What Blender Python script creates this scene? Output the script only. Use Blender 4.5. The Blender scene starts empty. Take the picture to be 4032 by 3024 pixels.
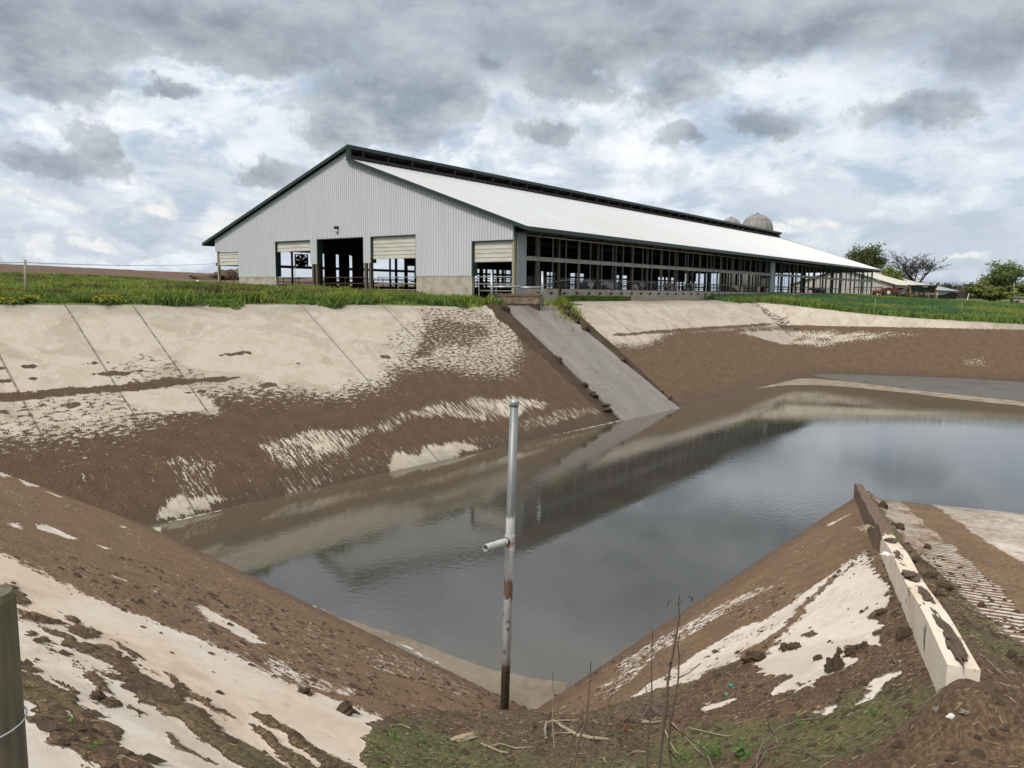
import bpy, bmesh, math, random
import numpy as np
from mathutils import Vector, Matrix
random.seed(7); rng=np.random.default_rng(7)
C=bpy.context.scene.collection
SC=bpy.context.scene
# ---------------------------------------------------------------- camera (eye at the origin, world z up)
UP=np.array([0.00974829,-0.99272729,-0.11998954])
FX=3030.0; CX=2016.0; CY=1512.0; D=4032/2212
_f=np.array([0,0,1.]);_Y=_f-UP*(_f@UP);_Y/=np.linalg.norm(_Y);_X=np.cross(_Y,UP)
R=np.array([_X,_Y,UP])
def ray(x,y): return R@np.array([x-CX,y-CY,FX])/FX          # survey ray through a point of the 4032x3024 photo
def zp(x,y,z): r=ray(x,y); return r*z/r[2]
def dz(x,y,z): return zp(x*D,y*D,z)
def yp(x,y,Y): r=ray(x,y); return r*Y/r[1]
cam=bpy.data.cameras.new('camera'); cam.sensor_fit='HORIZONTAL'; cam.sensor_width=36; cam.lens=36*FX/4032
cam.clip_start=.05; cam.clip_end=6000
co=bpy.data.objects.new('camera',cam); C.objects.link(co)
M3=Matrix([[R[i][0],-R[i][1],-R[i][2]] for i in range(3)])
co.matrix_world=M3.to_4x4(); SC.camera=co
# ---------------------------------------------------------------- sun, exposure
SUN_EL=math.radians(50); SUN_AZ=math.radians(215)    # azimuth clockwise from +Y
SC.view_settings.view_transform='Standard'; SC.view_settings.look='None'; SC.view_settings.gamma=1; SC.view_settings.exposure=0.17
sl=bpy.data.lights.new('sun','SUN'); sl.energy=2.7; sl.angle=math.radians(12); sl.color=(1,.935,.85)
so=bpy.data.objects.new('sun',sl); C.objects.link(so)
sd=Vector((math.sin(SUN_AZ)*math.cos(SUN_EL),math.cos(SUN_AZ)*math.cos(SUN_EL),math.sin(SUN_EL)))
so.rotation_euler=sd.to_track_quat('Z','Y').to_euler()
# ---------------------------------------------------------------- node helper
class NT:
    def __init__(s,nt): s.nt=nt; s.n=nt.nodes; s.l=nt.links
    def node(s,t,**k):
        n=s.n.new(t)
        for a,v in k.items(): setattr(n,a,v)
        return n
    def set(s,sock,v):
        if hasattr(v,'is_linked') or isinstance(v,bpy.types.NodeSocket): s.l.new(v,sock)
        elif v is not None:
            if isinstance(v,(tuple,list)) and len(v)==3 and sock.type=='RGBA': v=(*v,1)
            sock.default_value=v
    def m(s,op,a,b=None,c=None,clamp=False):
        n=s.node('ShaderNodeMath',operation=op,use_clamp=clamp)
        for i,v in enumerate((a,b,c)):
            if v is not None: s.set(n.inputs[i],v)
        return n.outputs[0]
    def v(s,op,a,b=None,scale=None):
        n=s.node('ShaderNodeVectorMath',operation=op); s.set(n.inputs[0],a)
        if b is not None: s.set(n.inputs[1],b)
        if scale is not None: s.set(n.inputs['Scale'],scale)
        return n.outputs['Value'] if op in('LENGTH','DOT_PRODUCT','DISTANCE') else n.outputs[0]
    def mix(s,f,a,b,bt='MIX'):
        n=s.node('ShaderNodeMix',data_type='RGBA',blend_type=bt); s.set(n.inputs[0],f); s.set(n.inputs[6],a); s.set(n.inputs[7],b); return n.outputs[2]
    def noise(s,vec,scale,detail=4,rough=.55,dist=0,out=0):
        n=s.node('ShaderNodeTexNoise'); s.set(n.inputs['Vector'],vec); n.inputs['Scale'].default_value=scale; n.inputs['Detail'].default_value=detail
        n.inputs['Roughness'].default_value=rough; n.inputs['Distortion'].default_value=dist; return n.outputs[out]
    def rng(s,v,a,b,c=0,d=1,smooth=False):
        n=s.node('ShaderNodeMapRange'); n.interpolation_type='SMOOTHSTEP' if smooth else 'LINEAR'
        for i,x in enumerate((v,a,b,c,d)): s.set(n.inputs[i],x)
        return n.outputs[0]
    def attr(s,name,out='Fac'): n=s.node('ShaderNodeAttribute',attribute_name=name); return n.outputs[out]
    def bump(s,h,strength=.3,dist=.05,normal=None):
        n=s.node('ShaderNodeBump'); n.inputs['Strength'].default_value=strength; n.inputs['Distance'].default_value=dist; s.set(n.inputs['Height'],h)
        if normal is not None: s.set(n.inputs['Normal'],normal)
        return n.outputs[0]
def newmat(name):
    m=bpy.data.materials.new(name); m.use_nodes=True; nt=m.node_tree
    b=nt.nodes['Principled BSDF']; return m,NT(nt),b
# ---------------------------------------------------------------- world: daylight sky with broken cloud
W=bpy.data.worlds.new('World'); SC.world=W; W.use_nodes=True
w=NT(W.node_tree); bg=W.node_tree.nodes['Background']; bg.inputs['Strength'].default_value=.1
sky=w.node('ShaderNodeTexSky'); sky.sky_type='NISHITA'; sky.sun_disc=False; sky.sun_elevation=SUN_EL; sky.sun_rotation=SUN_AZ; sky.air_density=1.3; sky.dust_density=2
tc=w.node('ShaderNodeTexCoord').outputs['Generated']
sp=w.node('ShaderNodeSeparateXYZ'); w.l.new(tc,sp.inputs[0])
az=w.m('ARCTAN2',sp.outputs[0],sp.outputs[1]); el=w.m('ARCSINE',sp.outputs[2])
cmb=w.node('ShaderNodeCombineXYZ'); w.set(cmb.inputs[0],az); w.set(cmb.inputs[1],el); P=cmb.outputs[0]
elp=w.m('MAXIMUM',el,-.02)
cl=w.node('ShaderNodeCombineXYZ'); w.set(cl.inputs[0],w.m('DIVIDE',az,w.m('ADD',elp,.35))); w.set(cl.inputs[1],w.m('DIVIDE',-.42,w.m('ADD',elp,.17))); CP=cl.outputs[0]
w1=w.v('SCALE',w.v('SUBTRACT',w.noise(P,6,5,.6,out=1),(.5,.5,.5)),scale=.085)
w2=w.v('SCALE',w.v('SUBTRACT',w.noise(P,24,5,.65,out=1),(.5,.5,.5)),scale=.038)
PW=w.v('ADD',w.v('ADD',P,w1),w2)
def azel(x,y):
    r=ray(x*D,y*D); return math.atan2(r[0],r[1]),math.asin(r[2]/np.linalg.norm(r))
def blobs(lst,src):
    cur=None
    for x,y,rx,ry in lst:
        a0,e0=azel(x,y)
        d=w.v('LENGTH',w.v('MULTIPLY',w.v('SUBTRACT',src,(a0,e0,0)),(1662/rx,1662/ry,0)))
        v=w.m('SUBTRACT',1.0,d)
        cur=v if cur is None else w.m('MAXIMUM',cur,v)
    return cur
PS=w.v('MULTIPLY',P,(1,2.1,1))
n1=w.noise(CP,2.0,8,.6,.4); n2=w.noise(PS,9,8,.62,.3); n3=w.noise(w.v('MULTIPLY',P,(1,1.35,1)),17,9,.66,.15); n4=w.noise(PS,3.2,6,.55,.4)
blue=w.mix(.75,sky.outputs[0],(3.7,4.8,6.2))
# high veil, brighter in long bands
vs_=w.m('ADD',w.m('ADD',w.m('MULTIPLY',n1,.5),w.m('MULTIPLY',n2,.5)),w.m('MULTIPLY',w.m('SUBTRACT',n3,.5),.30))
veil=w.rng(vs_,.41,.53,.28,1,True)
low=w.rng(el,.005,.10,.35,1); rightlow=w.rng(az,.15,.5,1,.75)
veil=w.m('MULTIPLY',w.m('MULTIPLY',veil,low),rightlow)
band=blobs([(420,565,620,34),(1500,400,560,60),(1900,430,460,50),(350,240,520,60),(900,440,420,50),(1250,330,420,60),(1850,592,420,16),(240,590,260,22),(1120,70,230,50),(880,95,120,30)],PW)
veil=w.m('MAXIMUM',veil,w.rng(w.m('ADD',band,w.m('MULTIPLY',w.m('SUBTRACT',n2,.5),1.2)),0,.8,0,.92,True))
brt=w.mix(w.rng(n2,.36,.66),(6.2,6.8,7.6),(9.0,9.25,9.6))
c=w.mix(veil,blue,brt)
# soft grey undersides, more of them on the right
gm_=w.m('ADD',w.m('ADD',n4,w.m('MULTIPLY',w.m('SUBTRACT',n3,.5),.55)),w.rng(az,-.3,.5,-.02,.05))
c=w.mix(w.rng(gm_,.48,.60,0,.60,True),c,(5.0,5.6,6.4))
# slate ceiling toward the top of the photo
topn=w.m('ADD',w.m('ADD',el,w.m('MULTIPLY',w.m('SUBTRACT',n3,.5),.045)),w.m('ADD',w.m('MULTIPLY',w.m('SUBTRACT',n4,.5),.22),w.m('MULTIPLY',w.m('SUBTRACT',n2,.5),.14)))
top=w.m('MULTIPLY',w.rng(topn,.225,.29,0,1,True),w.rng(el,.36,.50,1,.0,True))
darkc=w.mix(w.rng(w.m('ADD',w.m('MULTIPLY',n2,.6),w.m('MULTIPLY',n4,.4)),.35,.63),(2.6,3.0,3.5),(4.9,5.35,5.95))
c=w.mix(w.m('MULTIPLY',top,.92),c,darkc)
c=w.mix(w.rng(el,.36,.55,0,1,True),c,(9.0,8.8,8.5))
# dark cumulus
dk=blobs([(560,120,330,60),(1350,95,300,50),(830,225,230,95),(960,205,120,60),(745,290,120,42),(870,290,150,45),(1245,150,130,78),(1450,185,105,70),(1190,290,80,44),(1640,262,120,42),(575,375,90,42),(1475,308,70,24),(2000,252,135,42),(150,180,140,36),(370,202,80,20),(100,335,95,38),(215,325,65,42),(1060,120,70,26),(470,60,320,60),(1700,70,330,60),(130,95,240,60),(50,30,180,70),(2150,110,160,70),(90,120,180,60)],PW)
nb=w.m('ADD',w.m('MULTIPLY',w.m('SUBTRACT',n3,.5),1.7),w.m('MULTIPLY',w.m('SUBTRACT',n2,.5),1.5))
dm=w.rng(w.m('ADD',dk,nb),-.02,.46,0,.80,True)
dcol=w.mix(w.rng(w.m('ADD',w.m('MULTIPLY',n3,.5),w.m('ADD',w.m('MULTIPLY',n2,.5),w.m('MULTIPLY',dk,-.12))),.34,.54),(2.35,2.75,3.15),(4.3,4.75,5.3))
c=w.mix(dm,c,dcol)
# bright cumulus tops near the horizon
bk=blobs([(72,522,60,30),(100,540,50,18),(205,505,56,17),(150,480,36,12),(512,478,62,34),(470,505,55,24),(330,430,90,26),(2085,547,60,12),(1760,480,90,16),(1690,500,50,14),(620,430,80,30),(60,420,110,22)],PW)
bm=w.rng(w.m('ADD',bk,w.m('MULTIPLY',w.m('SUBTRACT',n3,.5),1.6)),.05,.75,0,.95,True)
c=w.mix(bm,c,w.mix(w.rng(n3,.38,.58),(6.2,6.5,7.0),(8.3,8.3,8.2)))
w.l.new(c,bg.inputs['Color'])
# ---------------------------------------------------------------- object helpers
def tag(o,label=None,cat=None,group=None,kind=None):
    if label: o['label']=label
    if cat: o['category']=cat
    if group: o['group']=group
    if kind: o['kind']=kind
    return o
def empty(name,loc,rz=0,**k):
    o=bpy.data.objects.new(name,None); C.objects.link(o); o.location=tuple(loc); o.rotation_euler=(0,0,rz); tag(o,**k); return o
class MB:
    def __init__(s): s.v=[]; s.f=[]
    def add(s,vs,fs):
        n=len(s.v); s.v+= [tuple(map(float,p)) for p in vs]; s.f+=[tuple(i+n for i in f) for f in fs]; return s
    def box(s,x0,x1,y0,y1,z0,z1):
        return s.add([(x0,y0,z0),(x1,y0,z0),(x1,y1,z0),(x0,y1,z0),(x0,y0,z1),(x1,y0,z1),(x1,y1,z1),(x0,y1,z1)],
          [(0,3,2,1),(4,5,6,7),(0,1,5,4),(1,2,6,5),(2,3,7,6),(3,0,4,7)])
    def hexa(s,p): return s.add(p,[(0,3,2,1),(4,5,6,7),(0,1,5,4),(1,2,6,5),(2,3,7,6),(3,0,4,7)])
    def tube(s,pts,rs,n=8,cap=True):
        pts=[np.array(p,float) for p in pts]
        if not hasattr(rs,'__len__'): rs=[rs]*len(pts)
        vs=[];fs=[]; ref=None
        for i,p in enumerate(pts):
            d=(pts[min(i+1,len(pts)-1)]-pts[max(i-1,0)]); d/=np.linalg.norm(d)+1e-12
            if ref is None:
                ref=np.array([0,0,1.]) if abs(d[2])<.9 else np.array([1.,0,0])
            a=np.cross(d,ref); a/=np.linalg.norm(a)+1e-12; b=np.cross(a,d); ref=b
            for k in range(n):
                t=2*math.pi*k/n; vs.append(p+rs[i]*(a*math.cos(t)+b*math.sin(t)))
        for i in range(len(pts)-1):
            for k in range(n):
                fs.append((i*n+k,i*n+(k+1)%n,(i+1)*n+(k+1)%n,(i+1)*n+k))
        if cap: fs.append(tuple(range(n))); fs.append(tuple(range((len(pts)-1)*n,len(pts)*n))[::-1])
        return s.add(vs,fs)
    def prism(s,poly,ax,t0,t1):   # poly of 2D points extruded along axis ax (0,1,2)
        def P(p,t):
            l=list(p); l.insert(ax,t); return l
        n=len(poly); vs=[P(p,t0) for p in poly]+[P(p,t1) for p in poly]
        return s.add(vs,[tuple(range(n))[::-1],tuple(range(n,2*n))]+[(i,(i+1)%n,n+(i+1)%n,n+i) for i in range(n)])
    def build(s,name,mat,parent=None,smooth=False,bevel=0,fix=True):
        me=bpy.data.meshes.new(name); me.from_pydata(s.v,[],s.f); me.validate()
        if fix:
            bm=bmesh.new(); bm.from_mesh(me); bmesh.ops.recalc_face_normals(bm,faces=bm.faces)
            if bevel: bmesh.ops.bevel(bm,geom=list(bm.edges),offset=bevel,segments=2,affect='EDGES',profile=.6)
            bm.to_mesh(me); bm.free()
        me.materials.append(mat)
        if smooth: me.polygons.foreach_set('use_smooth',[True]*len(me.polygons))
        o=bpy.data.objects.new(name,me); C.objects.link(o); o.parent=parent; return o
def copy_tree(o,parent=None):
    c=o.copy(); C.objects.link(c); c.parent=parent
    for ch in list(o.children): copy_tree(ch,c)
    return c
def simple(name,col,rough=.7,metal=0,var=.25,scale=6,bump=.15,col2=None,aniso=(1,1,1),spec=.5,lo=.35,hi=.65,bd=.02):
    m,n,b=newmat(name); t=n.node('ShaderNodeTexCoord').outputs['Object']
    t=n.v('MULTIPLY',t,aniso)
    f=n.noise(t,scale,6,.6)
    c2=col2 or tuple(max(0,x*(1-var)) for x in col)
    n.set(b.inputs['Base Color'],n.mix(n.rng(f,lo,hi),col,c2))
    b.inputs['Roughness'].default_value=rough; b.inputs['Metallic'].default_value=metal; b.inputs['Specular IOR Level'].default_value=spec
    if bump: n.set(b.inputs['Normal'],n.bump(n.noise(t,scale*3,5,.6),bump,bd))
    return m
# ---------------------------------------------------------------- numpy noise
_tab=rng.random((256,256)).astype(np.float32)
def vnoise(x,y,seed=0):
    x=x+seed*17.37; y=y+seed*9.71
    xi=np.floor(x).astype(np.int64); yi=np.floor(y).astype(np.int64); fx=x-xi; fy=y-yi
    fx=fx*fx*(3-2*fx); fy=fy*fy*(3-2*fy)
    a=_tab[xi&255,yi&255];b=_tab[(xi+1)&255,yi&255];c=_tab[xi&255,(yi+1)&255];d=_tab[(xi+1)&255,(yi+1)&255]
    return (a*(1-fx)+b*fx)*(1-fy)+(c*(1-fx)+d*fx)*fy
def fbm(x,y,o=4,seed=0,g=.5):
    s=0;a=1;t=0
    for i in range(o):
        s=s+a*vnoise(x*2**i,y*2**i,seed+i*3); t+=a; a*=g
    return s/t
def sst(e0,e1,x):
    t=np.clip((x-e0)/(e1-e0),0,1); return t*t*(3-2*t)
# ---------------------------------------------------------------- lagoon geometry (planes), metres
WL=-6.5
def pl(P,Q,k,side):
    u=np.array(Q)[:2]-np.array(P)[:2]; u=u/np.linalg.norm(u); return np.array(P)[:2],np.array([-u[1],u[0]])*side,k
pA=dz(317,1137,WL);pB=dz(1340,908,WL);pC=dz(1070,1500,WL);pD=dz(1210,1500,WL);pE=dz(1860,1065,WL);pF=dz(1780,805,WL);pR=dz(1460,880,WL)
FBL=pl(pA,pB,.66,1); FBR=pl(pR,pF,.66,1); NL=pl(pA,pC,.58,-1); NR=pl(pD,pE,.62,-1)
FE=pl((25.5,63.2),(39.5,59.3),.55,1)
def H(p,x,y): return WL+p[2]*((x-p[0][0])*p[1][0]+(y-p[0][1])*p[1][1])
def hit(p,x,y):            # survey ray on a plane, x,y in the 2212-wide photo
    r=ray(x*D,y*D); P0,n,k=p; return r*((WL-k*(P0@n))/(r[2]-k*(r[:2]@n)))
def hitf(p,x,y): return hit(p,x/D,y/D)
# ramp at the right, its side wall runs down the near right bank
W0=hitf(NR,3670,2700); W1=hitf(NR,3372,1960)
wd=(W1-W0)[:2]; wlen=np.linalg.norm(wd); wd/=wlen; wp=np.array([wd[1],-wd[0]]); wsl=(W1[2]-W0[2])/wlen
def ramp(x,y):
    t=(x-W0[0])*wd[0]+(y-W0[1])*wd[1]; q=(x-W0[0])*wp[0]+(y-W0[1])*wp[1]
    return W0[2]+wsl*t+ 2.*np.maximum(0,q-9), t, q
_TP=[(0,0,-1.5),(-2.5,-1.5,-1.15),(-6,3,-.9),(-10,9,-.75),(3,-3,-1.6),(6,1,-1.5),(12,6,-1.5),(20,18,-1.6),(0,-20,-1.4),(-17,25.4,-.57),(-14,29,-.62),(-10.2,33.6,-.63),(-5,39.7,-.74),(-.6,44.3,-.9),(2.7,48,-.93),(6.1,52.8,-.8),(14.9,63.5,-.87),(21,70.6,-.92),
 (-24,20,-.5),(-30,36,.0),(-22,42,-.1),(-12,47,-.25),(-3,52,-.45),(4,55,-.62),(12,66,-.6),(20,76,-.55),(30,88,-.35),(45,108,-.25),(59,128,-.2),(-27,70,.35),(-40,70,1.05),(-50,76,1.1),(-10,85,.2),(10,110,.2),
 (29,74,-1.2),(33,72,-1.7),(38,71,-2.1),(44,69,-2.35),(52,66,-2.5),(60,64,-2.5),(40,90,-1.15),(55,90,-1.6),(70,90,-2.2),(70,120,-1.0),(95,120,-1.35),(60,50,-2),(45,35,-1.8),(-60,120,2.2),(-100,150,3.2),(-20,150,1.0),(30,170,.2),(100,160,-1.5)]
_P=np.array(_TP,float)
_K=np.linalg.norm(_P[:,None,:2]-_P[None,:,:2],axis=2)
_w=np.linalg.solve(np.block([[_K,np.ones((len(_P),1))],[np.ones((1,len(_P))),np.zeros((1,1))]]),np.append(_P[:,2],0))
def Tn(x,y):
    x=np.asarray(x,float);y=np.asarray(y,float); s=np.full(x.shape,_w[-1])
    for (a,b,_),ww in zip(_TP,_w[:-1]): s=s+ww*np.sqrt((x-a)**2+(y-b)**2+.0)
    return s
def Tf(x,y):
    az=np.degrees(np.arctan2(x,y)); r=np.hypot(x,y)
    h=np.interp(az,[-180,-60,-33,-21,-8,5,17,27,34,60,180],[0,5,4.9,3.6,1.4,.2,-1,-2.1,-2.7,-3,0])
    return h*np.where(r<210,(r/210),1-(r-210)/2500)
def T(x,y):
    r=np.hypot(x,y); f=sst(95,190,r); return Tn(x,y)*(1-f)+Tf(x,y)*f
def surf(x,y):
    x=np.asarray(x,float);y=np.asarray(y,float)
    fb=np.where((x-pB[0])*.64+(y-pB[1])*.77<2,H(FBL,x,y),H(FBR,x,y))
    rz,rt,rq=ramp(x,y)
    nr=np.minimum(H(NR,x,y),rz); nl=H(NL,x,y); fe=H(FE,x,y)
    # mud fill in the near corner
    fill=-1.55-.40*y-.035*(x-.3)**2 - .06*np.abs(x-.3)
    fill=np.where(y>7.9,fill-1.1*(y-7.9),fill)
    stack=np.stack([fb,nl,nr,fe]); pit=stack.max(0); which=stack.argmax(0)
    # rounded shoulder between fill and banks
    d=fill-pit; k=.35; h=np.clip(.5+.5*d/k,0,1); pf=pit*(1-h)+fill*h+k*h*(1-h)
    fillm=sst(-.12,.12,d); 
    pf=np.where(y>12,pit,pf); fillm=np.where(y>12,0,fillm)
    t=T(x,y); k=.25; d=t-pf; h=np.clip(.5+.5*d/k,0,1); z=t*(1-h)+pf*h-k*h*(1-h)
    return z,which,fillm,t-pf,rt,rq
# ---------------------------------------------------------------- masks traced on the banks
def inpoly(px,py,poly):
    poly=np.asarray(poly); x0,y0=poly.min(0); x1,y1=poly.max(0)
    ins=np.zeros(px.shape,bool); sel=(px>=x0)&(px<=x1)&(py>=y0)&(py<=y1)
    if not sel.any(): return ins
    X=px[sel];Y=py[sel];r=np.zeros(X.shape,bool); n=len(poly)
    for i in range(n):
        ax,ay=poly[i];bx,by=poly[(i+1)%n]
        if ay==by: continue
        cnd=((ay>Y)!=(by>Y))&(X<(bx-ax)*(Y-ay)/(by-ay)+ax); r^=cnd
    ins[sel]=r; return ins
def pdist(px,py,poly,e):
    poly=np.asarray(poly); x0,y0=poly.min(0)-e; x1,y1=poly.max(0)+e
    out=np.full(px.shape,-1e3); sel=(px>=x0)&(px<=x1)&(py>=y0)&(py<=y1)
    if not sel.any(): return out
    X=px[sel];Y=py[sel]; d=np.full(X.shape,1e9); r=np.zeros(X.shape,bool); n=len(poly)
    for i in range(n):
        ax,ay=poly[i];bx,by=poly[(i+1)%n]; ux,uy=bx-ax,by-ay; L=ux*ux+uy*uy+1e-12
        t=np.clip(((X-ax)*ux+(Y-ay)*uy)/L,0,1); d=np.minimum(d,(X-ax-t*ux)**2+(Y-ay-t*uy)**2)
        if ay!=by: r^=((ay>Y)!=(by>Y))&(X<ux*(Y-ay)/uy+ax)
    out[sel]=np.sqrt(d)*np.where(r,1,-1); return out
def on(plane,pts,tf):
    return [tuple(hit(plane,*tf(*p))[:2]) for p in pts]
tD=lambda x,y:(x,y)
tN=lambda x,y:(x/2.4712,987.5+y/2.4712)
tR=lambda x,y:(1371.5+x/2.470,987.5+y/2.470)
# ---------------------------------------------------------------- ground, banks and ramp: one survey grid around the viewpoint
th=np.concatenate([np.linspace(-180,-54,50)[:-1],np.linspace(-54,-40,60)[:-1],np.linspace(-40,40,1150),np.linspace(40,54,60)[1:],np.linspace(54,180,50)[1:]])
th=np.radians(th)
rr=np.concatenate([np.linspace(.02,1.2,14)[:-1],np.geomspace(1.2,22,560)[:-1],np.geomspace(22,80,700)[:-1],np.geomspace(80,130,70),np.geomspace(130,2600,60)[1:]])
TH,RR=np.meshgrid(th,rr); x=(RR*np.sin(TH)).ravel(); y=(RR*np.cos(TH)).ravel(); rad=RR.ravel()
z,which,fillm,dT,rt,rq=surf(x,y)
inpit=dT>0
N=len(x)
near=rad<16
# warped coordinates for ragged outlines
wa=np.where(rad<20,.10,.30); fr=np.where(rad<20,3.,1.1)
wx=x+wa*(fbm(x*fr,y*fr,4,1)-.5)*2; wy=y+wa*(fbm(x*fr,y*fr,4,2)-.5)*2
wx2=x+.075*(fbm(x*9,y*9,4,5)-.5)*2+.18*(fbm(x*2.2,y*2.2,3,7)-.5); wy2=y+.075*(fbm(x*9,y*9,4,6)-.5)*2+.18*(fbm(x*2.2,y*2.2,3,8)-.5)
cov=np.zeros(N); stk=np.zeros(N); grv=np.zeros(N); soil=np.zeros(N)
MUD=np.array([.100,.067,.041]); MUDL=np.array([.20,.132,.080]); SOIL=np.array([.135,.090,.056]); CON=np.array([.43,.395,.335]); CONW=np.array([.58,.54,.485])
b=np.tile(CON,(N,1)); mc=np.tile(MUD,(N,1))
uFB=np.array([-0.64,0.77]); uFB=(pB-pA)[:2]/np.linalg.norm((pB-pA)[:2]); nFB=FBL[1]
s=(x-pA[0])*uFB[0]+(y-pA[1])*uFB[1]; t=(x-pA[0])*nFB[0]+(y-pA[1])*nFB[1]
S,Tt=s.copy(),t.copy()
fb=(which==0)&inpit
def sz(pts,plane):
    q=sorted([(float((h[0]-pA[0])*uFB[0]+(h[1]-pA[1])*uFB[1]),float(h[2])) for h in (hit(plane,*p) for p in pts)]); return [a for a,_ in q],[c for _,c in q]
sr=float((pB-pA)[:2]@uFB); sR=float((pR-pA)[:2]@uFB)
left=s<sr+.4
a1,z1=sz([(0,945),(100,940),(200,930),(330,900),(480,868),(560,848),(640,853),(750,858),(816,828),(853,792),(910,785),(1004,795),(1098,800)],FBL)
a1+= [sr-1.6,sr-.5,sr+2]; z1+=[-3.0,-1.6,-1.2]
zb=np.interp(s,a1,z1)+.35*(fbm(s*.5,t*.5,3,11)-.5)*2
wdt=np.interp(s,[-10,6,12,18,30],[1.3,1.0,.9,1.5,1.4])
cL=np.clip(.5+(zb-z)/wdt,-.06,1.05)
a2,z2=sz([(1250,745),(1311,746),(1363,750),(1402,745),(1437,722),(1500,716),(1560,710),(1650,706),(1720,706)],FBR)
zb2=np.interp(s,a2,z2)+.2*(fbm(s*.6,t*.6,3,12)-.5)*2
cR=np.clip(.55+(zb2-z)/.55,-.06,1.05)
c=np.where(left,cL,cR)
# splatter above the mud line by the chute, and beneath the seam on the left
def put(plane,pts,tf,e,fn,X=wx,Y=wy,mask=None):
    e=e or .22; w_=sst(-e,e,pdist(X,Y,on(plane,pts,tf),e*1.1))
    if mask is not None: w_=w_*mask
    return w_
def setc(w_,val,how='set'):
    global c
    tgt=val if how=='set' else (np.maximum(c,val) if how=='max' else np.minimum(c,val))
    c=c*(1-w_)+tgt*w_
m=put(FBL,[(915,665),(1010,660),(1085,690),(1150,760),(1180,800),(1080,800),(960,790),(880,790),(850,760),(940,735),(900,700)],tD,0,0,mask=fb&left); setc(m,.42,'max')
m=put(FBL,[(850,700),(990,670),(1085,690),(1120,745),(1020,770),(880,790),(830,740)],tD,0,0,mask=fb&left); setc(m,.3,'max')
m=put(FBL,[(950,690),(1040,700),(1060,720),(1010,745),(960,740),(930,765),(880,780),(900,745)],tD,0,0,mask=fb&left); setc(m,.66,'max')
m=put(FBL,[(230,800),(300,760),(370,770),(430,800),(500,820),(470,850),(300,850)],tD,0,0,mask=fb&left); setc(m,.3,'max')
m=put(FBL,[(0,870),(240,850),(500,835),(520,870),(330,900),(0,950)],tD,0,0,mask=fb&left); setc(m,.33,'max')
m=put(FBL,[(240,850),(410,835),(470,890),(300,880)],tD,0,0,mask=fb&left); setc(m,-.02,'min')
# clean streaked patches
for pts,val in [([(560,965),(600,1000),(640,1005),(700,985),(755,965),(745,930),(690,915),(630,935),(590,955)],.50),
    ([(690,940),(810,905),(830,930),(700,985)],.60),
    ([(800,905),(830,930),(900,905),(1000,905),(1100,905),(1185,875),(1160,855),(1050,855),(950,870),(880,890)],.52),
    ([(1010,862),(1100,858),(1150,868),(1120,900),(1040,895)],.34),
    ([(1120,915),(1150,895),(1230,878),(1310,880),(1290,895),(1200,915),(1130,935)],.62),
    ([(340,1125),(350,1090),(400,1065),(500,1078),(470,1100),(400,1125)],.2),([(360,980),(470,985),(480,1080),(400,1075)],.66),
    ([(560,985),(900,960),(1090,930),(1100,965),(620,1065)],.80),([(600,1040),(680,1030),(680,1065),(610,1075)],.6)]:
    m=put(FBL,pts,tD,0,0,mask=fb&left); setc(m,val+(.0 if val>.6 else .5)*(fbm(s*.9,t*1.6,3,37)-.5),'min'); stk=np.maximum(stk,m)
m=put(FBL,[(843,1012),(850,992),(870,980),(905,985),(930,962),(960,968),(1000,955),(1035,968),(960,1000),(845,1030)],tD,0,0,mask=fb&left); setc(m,-.05,'min')
stk[fb&left&(z<zb-.9)]=1
# dirt caught on the horizontal seam
for lo,hi_,plane,zz,k0 in [(-20,float((hit(FBL,520,815)-pA)[:2]@uFB),FBL,-3.24,1),(sR+2.,60,FBR,-2.72,1)]:
    wv=.06*(fbm(s*1.5,s*0,3,21)-.5); lw=(.03+.17*fbm(s*1.1,z*2,4,23))*(1 if plane is FBL else .75)*np.interp(s,[lo,lo+1,hi_-3,hi_],[0,1,1,.2])
    m=fb*(s>lo)*(s<hi_)*(1-sst(.35,1.5,np.abs(z-zz-wv)/lw)); setc(m,1.1)
    if plane is FBL:
        for off,thr in ((.42,.52),(.75,.58),(-.35,.56)):
            lw2=.055*sst(thr-.04,thr+.12,fbm(s*1.3+off*9,z*1.5,4,25)); m=fb*(s<7)*(1-sst(.3,1.6,np.abs(z-zz-off-wv*2)/(lw2+1e-3)))*sst(0,.02,lw2); setc(m,1.1)
m=fb*left*(s>8)*(s<16)*(1-sst(.3,1.6,np.abs(z+2.95)/(.07*sst(.45,.55,fbm(s*1.3,s*0,3,27))+1e-3)))*sst(.45,.5,fbm(s*1.3,s*0,3,27)); setc(m,.95)
m=put(FBR,[(1590,716),(1700,712),(1800,716),(1760,745),(1690,745),(1640,730)],tD,0,0,mask=(which==0)|(which==3)); setc(m,.28,'min')
c=np.where(c>.85,np.minimum(c,1.0-.10*sst(.55,.8,fbm(s*.5,t*.8,3,47))),c); cov[fb]=c[fb]
S[fb|(which==3)]*=1.8; Tt[fb|(which==3)]*=1.8
b[fb]=np.where(((which==0)&(z<-4.6))[fb][:,None],CON*1.12,CON)
b[fb]*=(1-.20*sst(-1.25,-.75,z+.5*(fbm(s*.5,t,3,31)-.5))[fb][:,None])
mc[fb]=MUD*(1+.25*(~left)[fb][:,None])
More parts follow.
